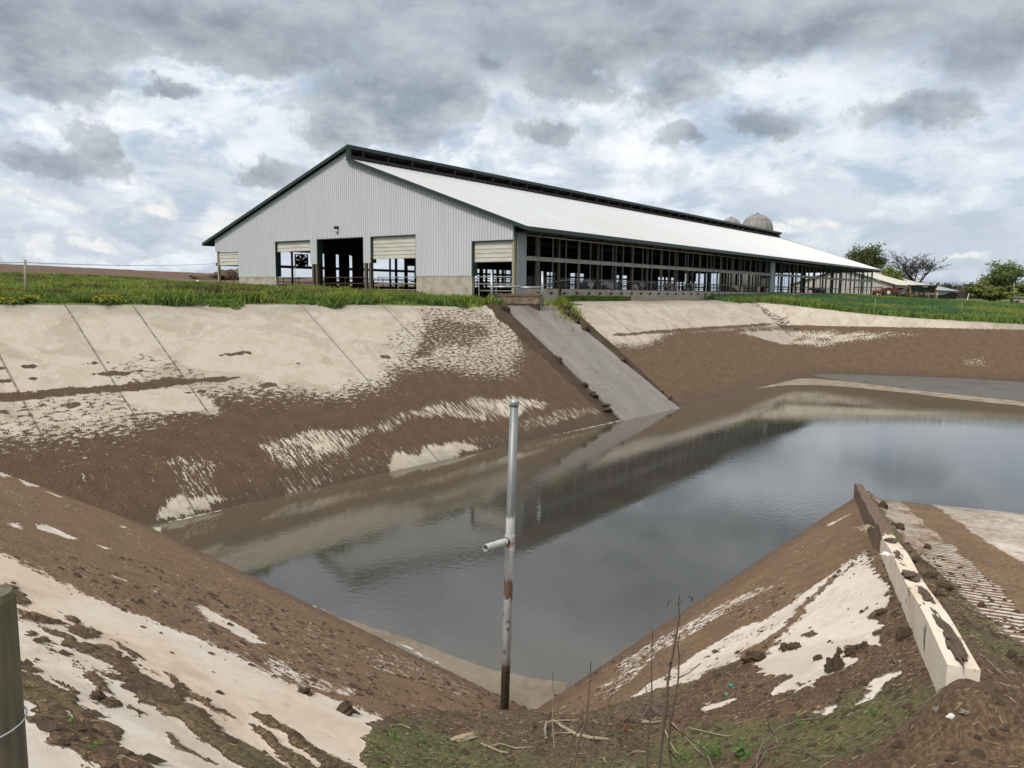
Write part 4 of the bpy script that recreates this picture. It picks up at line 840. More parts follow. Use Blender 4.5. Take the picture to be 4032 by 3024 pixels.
# clods on the near right bank
cl_=[(tR(640,1080),.26,.10,'rough dark clod at the edge of the moss on the near right bank'),(tR(800,1025),.13,.06,'small round clod on the clean white concrete, left of the pair'),(tR(848,1020),.15,.07,'small round clod on the clean white concrete, right of the pair'),(tR(1075,1130),.20,.12,'biggest dark clod lying in front of the ramp wall'),(tR(1095,1045),.10,.05,'clod at the left edge of the dark heap by the wall'),(tR(1160,1040),.20,.07,'crumbled clod heap left of the ramp wall'),(tR(1225,1015),.10,.06,'small clod right of the crumbled heap'),(tR(1445,965),.15,.10,'tall dark lump pressed against the near end of the ramp wall'),(tR(1210,830),.07,.03,'tiny clod high on the white concrete'),(tR(1325,832),.15,.04,'flat clod against the foot of the ramp wall'),(tR(2012,1080),.13,.08,'dark clod on the earth at the right edge'),(tR(2050,1115),.10,.06,'second dark clod at the right edge, lower down'),(tR(975,1082),.09,.05,'three-cornered clod between the round pair and the heap'),(tR(1560,490),.16,.08,'clod on the ramp beside the bend of the wall'),(tN(520,1290),.11,.06,'round clod on the white concrete at lower left'),(tN(1615,1258),.12,.05,'dark clod below the second mud streak'),(tN(1850,1362),.18,.07,'flat dark clod lying on the clean slab left of the pipe'),(tR(1850,800),.10,.05,'lone clod on the grooved ramp')]
for i,(p_,w_,h_,lb) in enumerate(cl_): clump('muck_clod',p_,w_,h_,mMuck,label=lb,group='dark clods of muck on the banks',seed=i+3,rz=i*1.3)
for i,(p_,w_,h_) in enumerate([(tR(1650,700),.22,.07),(tR(1575,640),.2,.07),(tR(1500,560),.2,.08),(tR(1400,380),.25,.12),(tR(1320,270),.3,.15),(tR(1620,740),.16,.05)]): clump('muck_heap',p_,w_,h_,mMuck,label='crumbly dark muck heap along the ramp side of the wall',group='muck heaps beside the ramp wall',seed=30+i,rz=i)
# ================================================================ the standing pipe
mPi,n,bs_=newmat('old_galvanised_standpipe'); tcx=n.node('ShaderNodeTexCoord').outputs['Object']; sp_=n.node('ShaderNodeSeparateXYZ'); n.set(sp_.inputs[0],tcx); zz=sp_.outputs[2]
n1_=n.noise(n.v('MULTIPLY',tcx,(1,1,.35)),9,5,.65); n2_=n.noise(n.v('MULTIPLY',tcx,(6,6,.5)),6,4,.6); n3_=n.noise(tcx,16,5,.7)
pbase=ground_at(1090,1531,3,14); YP=pbase[1]; ptop=yp(1111*D,862*D,YP); PL=float(np.linalg.norm(ptop-pbase)); hz=lambda yD:PL*(1-(yD-862)/(1531-862))
c=n.mix(n.rng(n2_,.35,.65),(.27,.29,.30),(.17,.185,.19))
ox=n.rng(n.m('ADD',zz,n.m('MULTIPLY',n1_,.25)),hz(1118)+.14,hz(1112)+.16,1,0,True)
c=n.mix(ox,c,n.mix(n.rng(n1_,.35,.62),(.52,.54,.56),(.36,.37,.385)))
rz_=n.m('MULTIPLY',n.rng(zz,hz(1235),hz(1290),0,.5,True),n.rng(n3_,.42,.55,0,1))
rs=n.m('MAXIMUM',n.rng(n.m('ADD',n3_,rz_),.66,.72,0,1,True),n.rng(n.m('ABSOLUTE',n.m('SUBTRACT',zz,hz(1260))),.05,.35,0,0))
rfl=n.rng(zz,hz(1222),hz(1250),0,1,True)
rust=n.m('MULTIPLY',n.rng(n.m('ADD',n.noise(n.v('MULTIPLY',tcx,(1,1,.5)),7,5,.7),n.m('MULTIPLY',n.rng(n.m('ABSOLUTE',n.m('SUBTRACT',zz,hz(1262))),.0,.22,.16,0),1.)),.57,.61,0,1,True),rfl)
c=n.mix(n.m('MULTIPLY',rust,.9),c,n.mix(n.rng(n3_,.4,.6),(.15,.075,.03),(.085,.048,.025)))
low_=n.rng(n.m('ADD',zz,n.m('MULTIPLY',n1_,.7)),hz(1400)+.10,hz(1400)+.30,1,0,True)
c=n.mix(n.m('MULTIPLY',low_,n.rng(n3_,.30,.45,.55,1)),c,n.mix(n.rng(n1_,.4,.6),(.105,.072,.048),(.065,.048,.034)))
cap_=n.rng(n.m('ABSOLUTE',n.m('SUBTRACT',zz,hz(1163))),.035,.06,.85,0); c=n.mix(n.m('MULTIPLY',cap_,n.rng(n3_,.4,.55)),c,(.20,.075,.025))
n.set(bs_.inputs['Base Color'],c); bs_.inputs['Roughness'].default_value=.5; n.set(bs_.inputs['Metallic'],n.rng(ox,0,1,.5,.0)); n.set(bs_.inputs['Normal'],n.bump(n3_,.15,.005))
pr=.5*(20.5/1662)*YP
ax=(ptop-pbase); axn=ax/np.linalg.norm(ax)
sp=empty('standpipe',tuple(pbase),label='tall leaning galvanised steel pipe, domed cap, rusty lower half, in the near corner',cat='pipe')
qp=Vector((0,0,1)).rotation_difference(Vector(axn)); sp.rotation_mode='QUATERNION'; sp.rotation_quaternion=qp
MB().tube([(0,0,-.6),(0,0,hz(1118)),(0,0,PL-.05)],[pr*.98,pr*.97,pr*.93],28).build('pipe_body',mPi,sp,smooth=True)
MB().tube([(0,0,hz(1180)),(0,0,hz(1147))],pr*1.10,28).build('pipe_collar',mPi,sp)
cp=MB(); cp.tube([(0,0,PL-.075),(0,0,PL-.03),(0,0,PL-.016),(0,0,PL-.006),(0,0,PL+.0)],[pr*1.03,pr*1.05,pr*1.0,pr*.78,pr*.2],28); cp.build('pipe_cap',mGalv,sp,smooth=True)
j0=yp(1099*D,1168*D,YP); d3=yp(1048*D,1184*D,YP-.34)
iq=qp.inverted(); L0=iq@Vector(j0-pbase); L1=iq@Vector(d3-pbase); dv=(L1-L0)
st=MB(); a_=L0; b_2=L1; r_=pr*.78
st.tube([tuple(a_),tuple(b_2)],r_,20,cap=False); st.tube([tuple(b_2),tuple(a_+(b_2-a_)*.5)],r_*.84,20,cap=False)
n0=len(st.v); 
stm=mGalv.copy()
st.build('side_stub',mPi if False else simple('chalky_galvanised',(.50,.52,.54),.6,0,.3,14,.1),sp,smooth=True,fix=False)
MB().tube([tuple(a_+(b_2-a_)*.55),tuple(a_+(b_2-a_)*.56)],r_*.83,20).build('stub_shade_disc',mBlack,sp)  # black disc stands in for the shade deep in the open stub
# rim ring between outer and inner wall of the stub
rg=MB(); u1=dv.normalized(); e1=u1.cross(Vector((0,0,1))).normalized(); e2=e1.cross(u1)
for k in range(20):
    a=2*math.pi*k/20
    for rr_ in (r_,r_*.84): rg.v.append(tuple(b_2+u1*.001+(e1*math.cos(a)+e2*math.sin(a))*rr_))
rg.f=[(2*k,2*((k+1)%20),2*((k+1)%20)+1,2*k+1) for k in range(20)]; rg.build('stub_rim',mGalv,sp,fix=False)
w0=a_+(b_2-a_).normalized()*(pr*1.0)
MB().tube([tuple(w0-u1*.015),tuple(w0+u1*.012)],[r_*1.22,r_*1.08],20).build('rusty_weld',mRust,sp)
# ================================================================ near fence post with wire, left edge
PY=1.55; pc=yp(-14,2900,PY); ptp=yp(-14,2335,PY)
fp=empty('fence_post',(pc[0],pc[1],gz(pc[0],pc[1])-.02),label='mossy round wooden fence post cropped by the left edge of the photo',cat='post')
mFP,n,bs_=newmat('mossy_post_wood'); tcx=n.node('ShaderNodeTexCoord').outputs['Object']
f=n.noise(n.v('MULTIPLY',tcx,(14,14,1.2)),3,6,.65); f2=n.noise(tcx,4,4,.6)
n.set(bs_.inputs['Base Color'],n.mix(n.rng(f2,.5,.75),n.mix(n.rng(f,.35,.65),(.150,.130,.085),(.075,.064,.042)),n.mix(n.rng(f,.35,.65),(.105,.115,.055),(.060,.070,.032)))); bs_.inputs['Roughness'].default_value=.9; n.set(bs_.inputs['Normal'],n.bump(f,.6,.008))
rp_=.5*.108; ph=float(ptp[2]-fp.location.z)
def rot(x_,a): return x_
MB().tube([(0,0,-.05),(0,0,ph*.5),(0,0,ph-.015),(0,0,ph)],[rp_*1.02,rp_,rp_*.98,rp_*.88],32).build('post_body',mFP,fp,smooth=False)
wz=float(yp(30,2850,PY)[2]-fp.location.z)
MB().tube([((rp_+.004)*math.cos(a),(rp_+.004)*math.sin(a),wz+.012*math.sin(a+.5)) for a in np.linspace(0,2*math.pi,33)],.0022,6,cap=False).build('wire_loop',mGalv,fp,smooth=True)
# ================================================================ thin posts and fences
def at(x_,y_): return ground_at(x_/D,y_/D,6,170)
def post(px_,py_,top,w_,mat,label,name='fence_post',cat='post',group=None,lean=0,round_=True,depth=None):
    p=at(px_,py_) if depth is None else yp(px_,py_,depth); t_=yp(top[0],top[1],p[1]); 
    o=MB().tube([(0,0,-.4),(0,0,float(t_[2]-p[2])*.5),(float(t_[0]-p[0]),0,float(t_[2]-p[2]))],w_/2,8).build(name,mat,smooth=True); o.location=tuple(p); tag(o,label=label,cat=cat,group=group); return p,t_
fpA,ftA=post(104,1166,(99,1022),.10,mWoodP,'thin pale fence post on the left above the concrete bank')
post(1160,1150,(1163,1052),.045,mWoodP,'thin pale stake in the weeds before the second doorway',name='stake',cat='stake')
post(580,1165,(579,1126),.035,mWoodP,'tiny pale stake in the grass right of the boulder',name='stake',cat='stake')
post(1803,1152,(1797,1060),.16,mWoodP,'stout round wooden post standing right of the bare sapling')
post(779,1117,(778,1103),.22,mWhite,'short white pipe stub in the grass left of the barn',name='pipe_stub',cat='pipe')
post(3444,1228,(3447,1174),.05,mWoodP,'thin pale stake in the right grass before the far white barn',name='stake',cat='stake')
post(3784,1240,(3790,1192),.06,mWoodP,'thin stake in the grass below the white standpipe',name='stake',cat='stake')
post(3124,1184,(3125,1154),.05,mWoodP,'thin stake right of the barn middle pier',name='stake',cat='stake')
post(2986,1179,(2988,1129),.26,mWood,'broad weathered post left of the barn middle pier')
post(3020,1185,(3021,1136),.10,mWood,'slim weathered post beside the broad one left of the middle pier')
post(3990,1191,(3993,1112),.10,mGrey,'slim grey pole with small legs before the round green tree',name='pole',cat='pole',depth=118)
def wire(p,q,sag,label,r=.008,group=None,nm='fence_wire'):
    p=np.array(p,float);q=np.array(q,float); pts=[p+(q-p)*f-np.array([0,0,sag*4*f*(1-f)]) for f in np.linspace(0,1,13)]
    o=MB().tube([tuple(v-p) for v in pts],r,4).build(nm,mWire); o.location=tuple(p); tag(o,label=label,cat='wire',group=group)
wx0=BXY(.0,33.9)
pL_=yp(-250,1018,24)
wire(pL_,ftA-np.array([0,0,.12]),.05,'fence wire running off the left edge from the thin pale post',.012)
wire(ftA-np.array([0,0,.12]),(wx0[0],wx0[1],2.2),.15,'fence wire strung from the thin pale post to the barn corner',.014)
# white capped standpipe in the right pasture
p=at(3807,1191); s_=p[1]/3030
e=empty('white_tank',tuple(p),label='white domed tank with a thin leaning white pole out in the pasture',cat='tank')
MB().tube([(0,0,-.2),(0,0,.12*1),(0,0,10*s_),(0,0,15*s_),(0,0,17*s_)],[8*s_,8.5*s_,8*s_,5*s_,1*s_],20).build('tank_dome',mWhite,e,smooth=True)
MB().tube([(0,0,14*s_),(5*s_,0,46*s_)],[1.6*s_,1.3*s_],8).build('pole',mWhite,e)
# boulder, dirt pile, rag
mRock=simple('grey_boulder',(.22,.20,.185),.9,0,.4,3,.5)
p=at(392,1172); s_=p[1]/3030
clump('boulder',None,62*s_,31*s_,mRock,label='rounded grey boulder in the grass above the left bank',cat='rock',at=p-[0,0,.05],seed=2,flat=.8)
p=at(478,1160); clump('dirt_pile',None,95*p[1]/3030,20*p[1]/3030,simple('reddish_dirt',(.13,.075,.045),.95,0,.3,2,.4),label='low reddish dirt pile right of the grey boulder',cat='dirt pile',at=p,seed=9,flat=1)
p=yp(905,1095,95); clump('dirt_pile',None,8,1.6,simple('brown_dirt',(.13,.085,.06),.95,0,.3,2,.4),label='brown dirt pile seen through the leftmost doorway',cat='dirt pile',at=p-[0,0,.6],seed=12,flat=1)
# ================================================================ silos
mSilo,n,bs_=newmat('weathered_silo_dome'); tcx=n.node('ShaderNodeTexCoord').outputs['Object']
f=n.noise(n.v('MULTIPLY',tcx,(1,1,.12)),1.6,5,.65); f2=n.noise(tcx,.5,3,.5)
n.set(bs_.inputs['Base Color'],n.mix(n.rng(f,.35,.65),(.28,.275,.26),(.16,.155,.145))); bs_.inputs['Roughness'].default_value=.75
def silo(xc,ytop,wpx,depth,label):
    t_=yp(xc,ytop,depth); r=wpx/2/3030*depth; g0=-1.0
    e=empty('silo',(t_[0],t_[1],g0),label=label,cat='silo',group='domed concrete silos behind the barn')
    h=float(t_[2]-g0); cy=h-r*1.02
    MB().tube([(0,0,0),(0,0,cy-r*.35)],r*.93,40).build('silo_wall',mSilo,e,smooth=True)
    d_=MB(); prof_=[(math.cos(a)*r,cy+math.sin(a)*r) for a in np.linspace(-.42,math.pi/2-.06,14)]
    d_.tube([(0,0,zz_) for _,zz_ in prof_],[rr_ for rr_,_ in prof_],40); d_.build('dome',mSilo,e,smooth=True)
    rb=MB()
    for k in range(20):
        a=k*2*math.pi/20; rb.tube([(math.cos(a)*rr_*1.004,math.sin(a)*rr_*1.004,zz_) for rr_,zz_ in prof_],.04,4)
    rb.tube([(math.cos(a)*r*.80,math.sin(a)*r*.80,cy+r*.60) for a in np.linspace(0,2*math.pi,33)],.07,4,cap=False); rb.build('dome_ribs',mSilo,e)
    MB().box(-r*.42,-r*.22,-r*1.02,-r*.7,cy-r*.12,cy+r*.12).build('dome_hatch',mGirt,e); MB().tube([(0,0,h-r*.03),(0,0,h+r*.06)],r*.1,10).build('dome_cap',mSilo,e)
silo(2983,842,118,190,'larger silo dome with a small hatch showing over the barn ridge'); silo(2879,856,78,245,'smaller silo dome half hidden behind the ridge, to the left')
# ================================================================ far white barn and shed
mFarR=simple('cream_far_roof',(.57,.56,.49),.6,0,.12,.25,0); mFarW=simple('whitewashed_boards',(.46,.44,.41),.8,0,.35,1.2,.1,aniso=(2,2,.3)); mFarD=simple('dark_wall_and_shade',(.03,.02,.017),.9,0,.3,1,0)
mFarG=simple('blue_grey_roof',(.33,.36,.40),.5,0,.15,.4,0)
def farbarn(name,c0,c1,depth,hw,pitch,wallh,label,mr,mw,full=True):
    p0=yp(*c0,depth); r1=ray(*c1); A=np.array([[r1[0],-BA[0]],[r1[1],-BA[1]]]); tt=np.linalg.solve(A,p0[:2]); L=tt[1]
    zb_=float(p0[2])-wallh
    e=empty(name,(p0[0],p0[1],zb_),math.pi/2-TA,label=label,cat='barn')
    h=wallh
    r_=MB(); 
    r_.hexa([(-.8,-.6,h-.15),(L,-.6,h-.15),(L,hw,h+hw*pitch),(-.8,hw,h+hw*pitch),(-.8,-.6,h),(L,-.6,h),(L,hw,h+hw*pitch+.15),(-.8,hw,h+hw*pitch+.15)])
    r_.hexa([(-.8,hw,h+hw*pitch),(L,hw,h+hw*pitch),(L,2*hw+.6,h-.15),(-.8,2*hw+.6,h-.15),(-.8,hw,h+hw*pitch+.15),(L,hw,h+hw*pitch+.15),(L,2*hw+.6,h),(-.8,2*hw+.6,h)])
    r_.build('roof',mr,e)
    w_=MB(); w_.prism([(.6 if full else 0,0),(2*hw,0),(2*hw,h-.2),(hw,h+hw*pitch-.2),(.6 if full else 0,h)],0,0,.2)
    w_.box(0,L,2*hw-.2,2*hw,0,h-.1); w_.box(L-.2,L,.5,2*hw-.2,0,h-.1)
    w_.build('wall',mw,e); 
    MB().box(.3,L-.3,.9,1.1,.0,h-.25).build('opening_shade',mFarD,e)  # near-black sheet painted for the shade inside the open side
    k=0
    while k<L: MB().box(k+.02,k+.22,-.1,.1,0,h-.16).build('post',mWood,e); k+=3
    return e,L,h
e_,L_,h_=farbarn('far_barn',(3526,1121),(3690,1129),195,13,.32,3.5,'far white-walled barn with a long cream roof behind the big barn end',mFarR,mFarW)
MB().box(-.1,-.01,3.3,8.5,1.0,2.9).box(-.25,-.01,3,10,2.9,3.1).build('sliding_door',mFarW,e_)
e2,L2,h2=farbarn('machine_shed',(3686,1142),(3770,1153),215,7,.25,2.6,'low machine shed with blue-grey roof right of the cream-roofed barn',mFarG,mFarD,False)
MB().prism([(0,2.45),(L2,2.45),(L2,2.0),(L2*.6,2.05),(L2*.3,1.3),(0,1.1)],1,-.12,-.05).build('sagging_side_sheet',mFarW,e2)
# ================================================================ tractor, loader, wagon
mRed=simple('faded_red_paint',(.15,.025,.025),.5,0,.3,1.5,0); mTyre=simple('dusty_tyre',(.045,.036,.028),.9,0,.4,4,.2); mYel=simple('yellow_machine_paint',(.20,.13,.045),.6,0,.6,1.5,0); mHub=simple('cream_hub',(.62,.58,.47),.6,0,.2,3,0)
mGG=simple('faded_grey_metal',(.20,.20,.19),.7,0,.4,2,0); mWag=simple('black_green_wagon',(.012,.020,.015),.5,0,.3,1.5,0); mOr=simple('orange_triangle',(.65,.10,.03),.5,0,.05,3,0)
def wheel(name,e,x_,y_,r,wd_,hub):
    w_=MB(); w_.tube([(0,-wd_/2,0),(0,-wd_/2*.9,0),(0,wd_/2*.9,0),(0,wd_/2,0)],[r*.86,r,r,r*.86],20); 
    for k in range(22):
        a=k*2*math.pi/22; c_,s_=math.cos(a),math.sin(a); w_.hexa([(c_*r*.97-s_*.03,-wd_/2,s_*r*.97+c_*.03),(c_*r*.97+s_*.03,-wd_/2,s_*r*.97-c_*.03),(c_*r*.97+s_*.03,wd_/2,s_*r*.97-c_*.03),(c_*r*.97-s_*.03,wd_/2,s_*r*.97+c_*.03),(c_*r*1.05-s_*.02,-wd_/2,s_*r*1.05+c_*.02),(c_*r*1.05+s_*.02,-wd_/2,s_*r*1.05-c_*.02),(c_*r*1.05+s_*.02,wd_/2,s_*r*1.05-c_*.02),(c_*r*1.05-s_*.02,wd_/2,s_*r*1.05+c_*.02)])
    o=w_.build('wheel',mTyre,e); o.location=(x_,y_,r); h_=MB().tube([(0,-wd_/2-.03,0),(0,-wd_/2+.05,0)],[r*.36,r*.5],16).build('hub',hub,o); return o
DE=150; S=DE/3030
def base(xp,yb,d=DE): p=yp(xp,yb,d); return p
p=base(3496,1169); tr_=empty('red_tractor',tuple(p),-.05,label='old red tractor with cream rear hub parked before the far barn',cat='tractor')
wheel('w',tr_,0,0,28*S*.62,.5,mHub); wheel('w',tr_,0,1.5,28*S*.62,.5,mHub); wheel('w',tr_,-2.0,.1,.45,.3,mHub); wheel('w',tr_,-2.0,1.4,.45,.3,mHub)
MB().box(-2.6,-.6,.45,1.05,.75,1.25).build('bonnet',mRed,tr_,bevel=.05); MB().prism([(-.9,1.0),(-.75,1.75),(-.05,1.85),(.8,1.7),(1.0,1.2),(.6,1.0)],1,-.25,.05).build('mudguard',mRed,tr_,bevel=.03); MB().box(-.3,.2,.5,1,1.0,1.25).box(.15,.22,.5,1,1.2,1.65).build('seat',mBlack,tr_,bevel=.03)
MB().tube([(-.55,.75,1.1),(-.4,.75,1.5)],.02,6).tube([(-.4+.02,.75+.2*math.cos(a),1.5+.2*math.sin(a)) for a in np.linspace(0,6.28,13)],.02,5).build('steering_wheel',mBlack,tr_); MB().tube([(-1.5,.75,1.2),(-1.5,.75,1.95)],.04,8).build('exhaust',mRust,tr_)
MB().box(.75,1.9,.2,1.2,.9,1.6).build('rear_box',mRed,tr_,bevel=.03)
p=base(3558,1167); yl=empty('yellow_loader',tuple(p),-.05,label='worn yellow loader frame between the red tractor and the black wagon',cat='loader')
MB().prism([(-1.0,1.1),(.3,1.5),(.6,2.2),(1.1,2.3),(1.3,1.6),(1.6,.5),(1.3,.3),(1.0,1.3),(.8,1.9),(.5,1.3),(-.9,.9)],1,0,.3).build('lift_arm',mYel,yl,bevel=.02)
MB().box(-1.2,.5,.1,1.4,.35,1.0).build('chassis',mGG,yl,bevel=.03); MB().box(-1.4,.4,.0,1.3,1.7,1.9).box(-1.3,-1.2,.1,.2,1,1.7).box(.2,.3,.1,.2,1,1.7).build('canopy',mGG,yl); MB().box(.9,1.9,-.3,1.3,.0,.35).prism([(.9,.35),(1.0,.9),(1.1,.35)],1,-.3,1.3).build('bucket',mYel,yl)
for k in range(3): MB().tube([(-.2+.25*k,-.03,.4),(0+.25*k,-.03,1.6)],.04,6).build('hydraulic_ram',mGG,yl)
wheel('w',yl,-.9,.0,.42,.3,mYel); wheel('w',yl,.5,.0,.42,.3,mYel)
p=base(3632,1172); wg=empty('black_wagon',tuple(p),-.03,label='big black steep-sided wagon on tandem wheels before the far barn',cat='wagon')
MB().hexa([(-2.4,.2,1.0),(2.2,.2,1.0),(2.2,2.0,1.0),(-2.4,2.0,1.0),(-2.75,-.15,2.35),(2.75,-.15,2.35),(2.75,2.3,2.35),(-2.75,2.3,2.35)]).build('hopper',mWag,wg,bevel=.03)
MB().box(-2.6,2.3,-.05,1.9,.55,.95).build('chassis',mGG,wg,bevel=.03); MB().box(-2.8,2.8,-.2,-.12,2.25,2.4).build('top_rail',mBlack,wg)
for xw in (-1.3,.6): wheel('w',wg,xw,-.1,.66,.45,mGG)
MB().prism([(2.2,1.45),(2.5,1.45),(2.35,1.95)],1,-.22,-.20).build('warning_triangle',mOr,wg); MB().box(-.2,.8,-.18,-.14,2.0,2.2).build('sign_plate',mGG,wg)
MB().box(2.3,2.4,-.1,0,0,1.5).box(2.3,2.4,1.8,1.9,0,1.5).build('rear_stand',mGG,wg)
# gate and posts near the red tractor
p=base(3445,1168,140); gt=empty('field_gate',tuple(p),0,label='rusty pipe gate beside the far corner of the big barn',cat='gate')
o=MB(); 
for zz_ in (.3,.8,1.3,1.7): o.tube([(0,0,zz_),(1.0,0,zz_)],.04,6)
o.tube([(0,0,0),(0,0,1.75)],.05,6).tube([(1,0,0),(1,0,1.75)],.05,6); o.build('gate_frame',mRust,gt); MB().tube([(1.1,0,0),(1.1,0,1.9)],.12,8).build('gate_post',mWood,gt)
post(3689,1180,(3690,1150),.25,mWoodP,'stout pale post at the right end of the black wagon',depth=145); post(3657,1176,(3657,1152),.12,mWoodP,'slim post in front of the wagon wheels',depth=145)
# hut at the right edge
p=yp(4022,1192,120); ht=empty('small_hut',tuple(p),.1,label='small pinkish hut with a grey top at the right edge of the pasture',cat='hut')
MB().box(-.3,1.6,0,1,0,.75).build('wall',simple('pinkish_boards',(.40,.32,.29),.8,0,.2,3,0),ht); MB().box(-.5,1.8,-.2,1.2,.76,.95).build('roof',mGirt,ht,bevel=.02); MB().hexa([(-.9,0,.3),(-.3,0,.4),(-.3,1,.4),(-.9,1,.3),(-.9,0,.35),(-.3,0,.5),(-.3,1,.5),(-.9,1,.35)]).build('side_shelf',mGirt,ht)
# ================================================================ vegetation
def npmesh(name,V,F,mat,attrs=None):
    me=bpy.data.meshes.new(name); V=np.asarray(V,np.float32); F=np.asarray(F,np.int32); k=F.shape[1]
    me.vertices.add(len(V)); me.vertices.foreach_set('co',V.ravel()); me.loops.add(F.size); me.loops.foreach_set('vertex_index',F.ravel())
    me.polygons.add(len(F)); me.polygons.foreach_set('loop_start',np.arange(0,F.size,k,dtype=np.int32)); me.update(calc_edges=True); me.materials.append(mat)
    o=bpy.data.objects.new(name,me); C.objects.link(o); return o
def leaves(centers,size,rg,flat=0):
    n_=len(centers); c_=np.asarray(centers); d1=rg.normal(size=(n_,3)); d1[:,2]*=.6; d1/=np.linalg.norm(d1,axis=1)[:,None]; d2=rg.normal(size=(n_,3)); d2-=d1*(d1*d2).sum(1)[:,None]; d2/=np.linalg.norm(d2,axis=1)[:,None]
    s_=(size*(.6+.8*rg.random(n_)))[:,None]
    V=np.stack([c_-d1*s_,c_-d2*s_*.6,c_+d1*s_,c_+d2*s_*.6],1).reshape(-1,3); F=np.arange(4*n_).reshape(-1,4); return V,F
def branchy(rg,h,r0,spread=.55,depth=5,trunk=.3,lean=0,n0=5,minr=.02,updraft=.25,kids=(2,4),ln=.72):
    mb=MB(); tips=[]
    def grow(p,d,L,r,k):
        n_=4 if k<2 else 3; pts=[p]; rs=[r]; q=np.array(p)
        for i in range(n_):
            d=d+rg.normal(size=3)*.13+np.array([0,0,.03]); d/=np.linalg.norm(d); q=q+d*L/n_; pts.append(q.copy()); rs.append(max(minr,r*(1-.45*(i+1)/n_)))
        mb.tube(pts,rs,6 if k<2 else (4 if k<4 else 3),cap=False)
        if k>=depth: tips.append(q); return
        if k>=depth-2: tips.append(q)
        for j in range(rg.integers(*kids)+ (1 if k<2 else 0)):
            f=rg.uniform(.45,1) if k>0 else rg.uniform(.7,1); b=pts[min(n_,int(f*n_)+0)]
            a=rg.uniform(0,2*math.pi); side_=np.array([math.cos(a),math.sin(a),updraft]); nd=d*(1-spread)+side_*spread; nd/=np.linalg.norm(nd); grow(b,nd,L*rg.uniform(ln-.14,ln+.1),rs[-1]*rg.uniform(.6,.85),k+1)
        grow(q,d,L*ln,rs[-1]*.85,k+1)
    grow(np.array([0,0,-.3]),np.array([lean,0,1.]),h*trunk,r0,0)
    return mb,np.array(tips)
lG1=leafmat('spring_oak_leaf',(.12,.145,.050),(.055,.075,.028)); lG2=leafmat('bright_spring_leaf',(.22,.25,.055),(.12,.16,.04)); lG3=leafmat('fresh_green_leaf',(.19,.23,.075),(.095,.135,.045)); lW=leafmat('far_wood_leaf',(.070,.072,.045),(.040,.042,.030),.1); lWt=leafmat('far_twigs',(.10,.085,.075),(.07,.06,.055),.1)
def tree(name,xp,ytop,ybase,wpx,depth,mat,label,seed,nleaf,lsz,depthb=4,group=None,squash=1,open_=.0,trunk=.28,bare=False,**k):
    rg=np.random.default_rng(seed); g0=yp(xp,ybase,depth); t_=yp(xp,ytop,depth); H_=float(t_[2]-g0[2]); Wd=wpx/3030*depth
    mb,tips=branchy(rg,H_,H_*.028,depth=depthb,trunk=trunk,**k)
    V=np.array(mb.v); top=np.percentile(V[:,2],99.7); wid=np.percentile(V[:,0],99.3)-np.percentile(V[:,0],.7); sx=Wd/wid*(1 if bare else .92); szc=H_/top*(1 if bare else .96)
    def sc(P_): P_=np.array(P_,float); f=np.clip(P_[:,2:3]/top/.25,0,1); P_[:,:2]*=(sx*f+min(sx,1.2)*(1-f)); P_[:,2]*=szc; return P_
    mb.v=[tuple(v) for v in sc(V)]; e=empty(name,tuple(g0),0,label=label,cat='tree',group=group)
    mb.build('trunk',mBark,e,smooth=True,fix=False)
    if not bare:
        tp=sc(tips); idx_=rg.integers(0,len(tp),nleaf); cl_r=H_*.055
        # clumps hang round branch tips, some tips stay bare so that sky shows through
        keep=rg.random(len(tp))>open_; idx_=idx_[keep[idx_]]
        cc_=tp[idx_]+np.clip(rg.normal(size=(len(idx_),3)),-2,2)*np.array([cl_r,cl_r,cl_r*.6])
        V,F=leaves(cc_,lsz,rg); o=npmesh('crown',V,F,mat); o.parent=e
    return e
tree('oak_tree',3362,969,1165,130,235,lG1,'round olive-green tree crown standing over the white barn roof',3,12000,.30,5,open_=.0,trunk=.34,spread=.5)
tree('bare_tree',3448,992,1165,60,238,None,'thin half-bare tree right of the round green crown',5,0,0,5,trunk=.3,bare=True,minr=.035)
tree('bare_tree',3612,993,1165,205,242,None,'big spreading leafless tree behind the cream-roofed barn',14,0,0,6,trunk=.24,bare=True,spread=.46,minr=.022,updraft=.30,kids=(2,3))
tree('shrub_tree',3478,1040,1165,60,225,lG2,'low bright green tree just right of the big barn eave',21,1500,.32,4,open_=.1,trunk=.2)
tree('shrub_tree',3535,1052,1165,75,225,lG2,'bright green bush under the big leafless tree',23,2600,.32,4,open_=.05,trunk=.2)
tree('spring_tree',3985,1030,1192,150,215,lG3,'tall layered light-green tree at the right edge of the pasture',31,8000,.28,5,open_=.25,trunk=.42,spread=.5)
tree('spring_bush',3902,1112,1192,150,200,lG2,'wide low yellow-green tree left of the tall right-edge tree',35,5200,.30,4,open_=.0,trunk=.14,spread=.65)
tree('spring_bush',4040,1108,1192,150,212,lG2,'wide yellow-green tree cut by the right edge',37,5200,.30,4,open_=.0,trunk=.14,spread=.65)
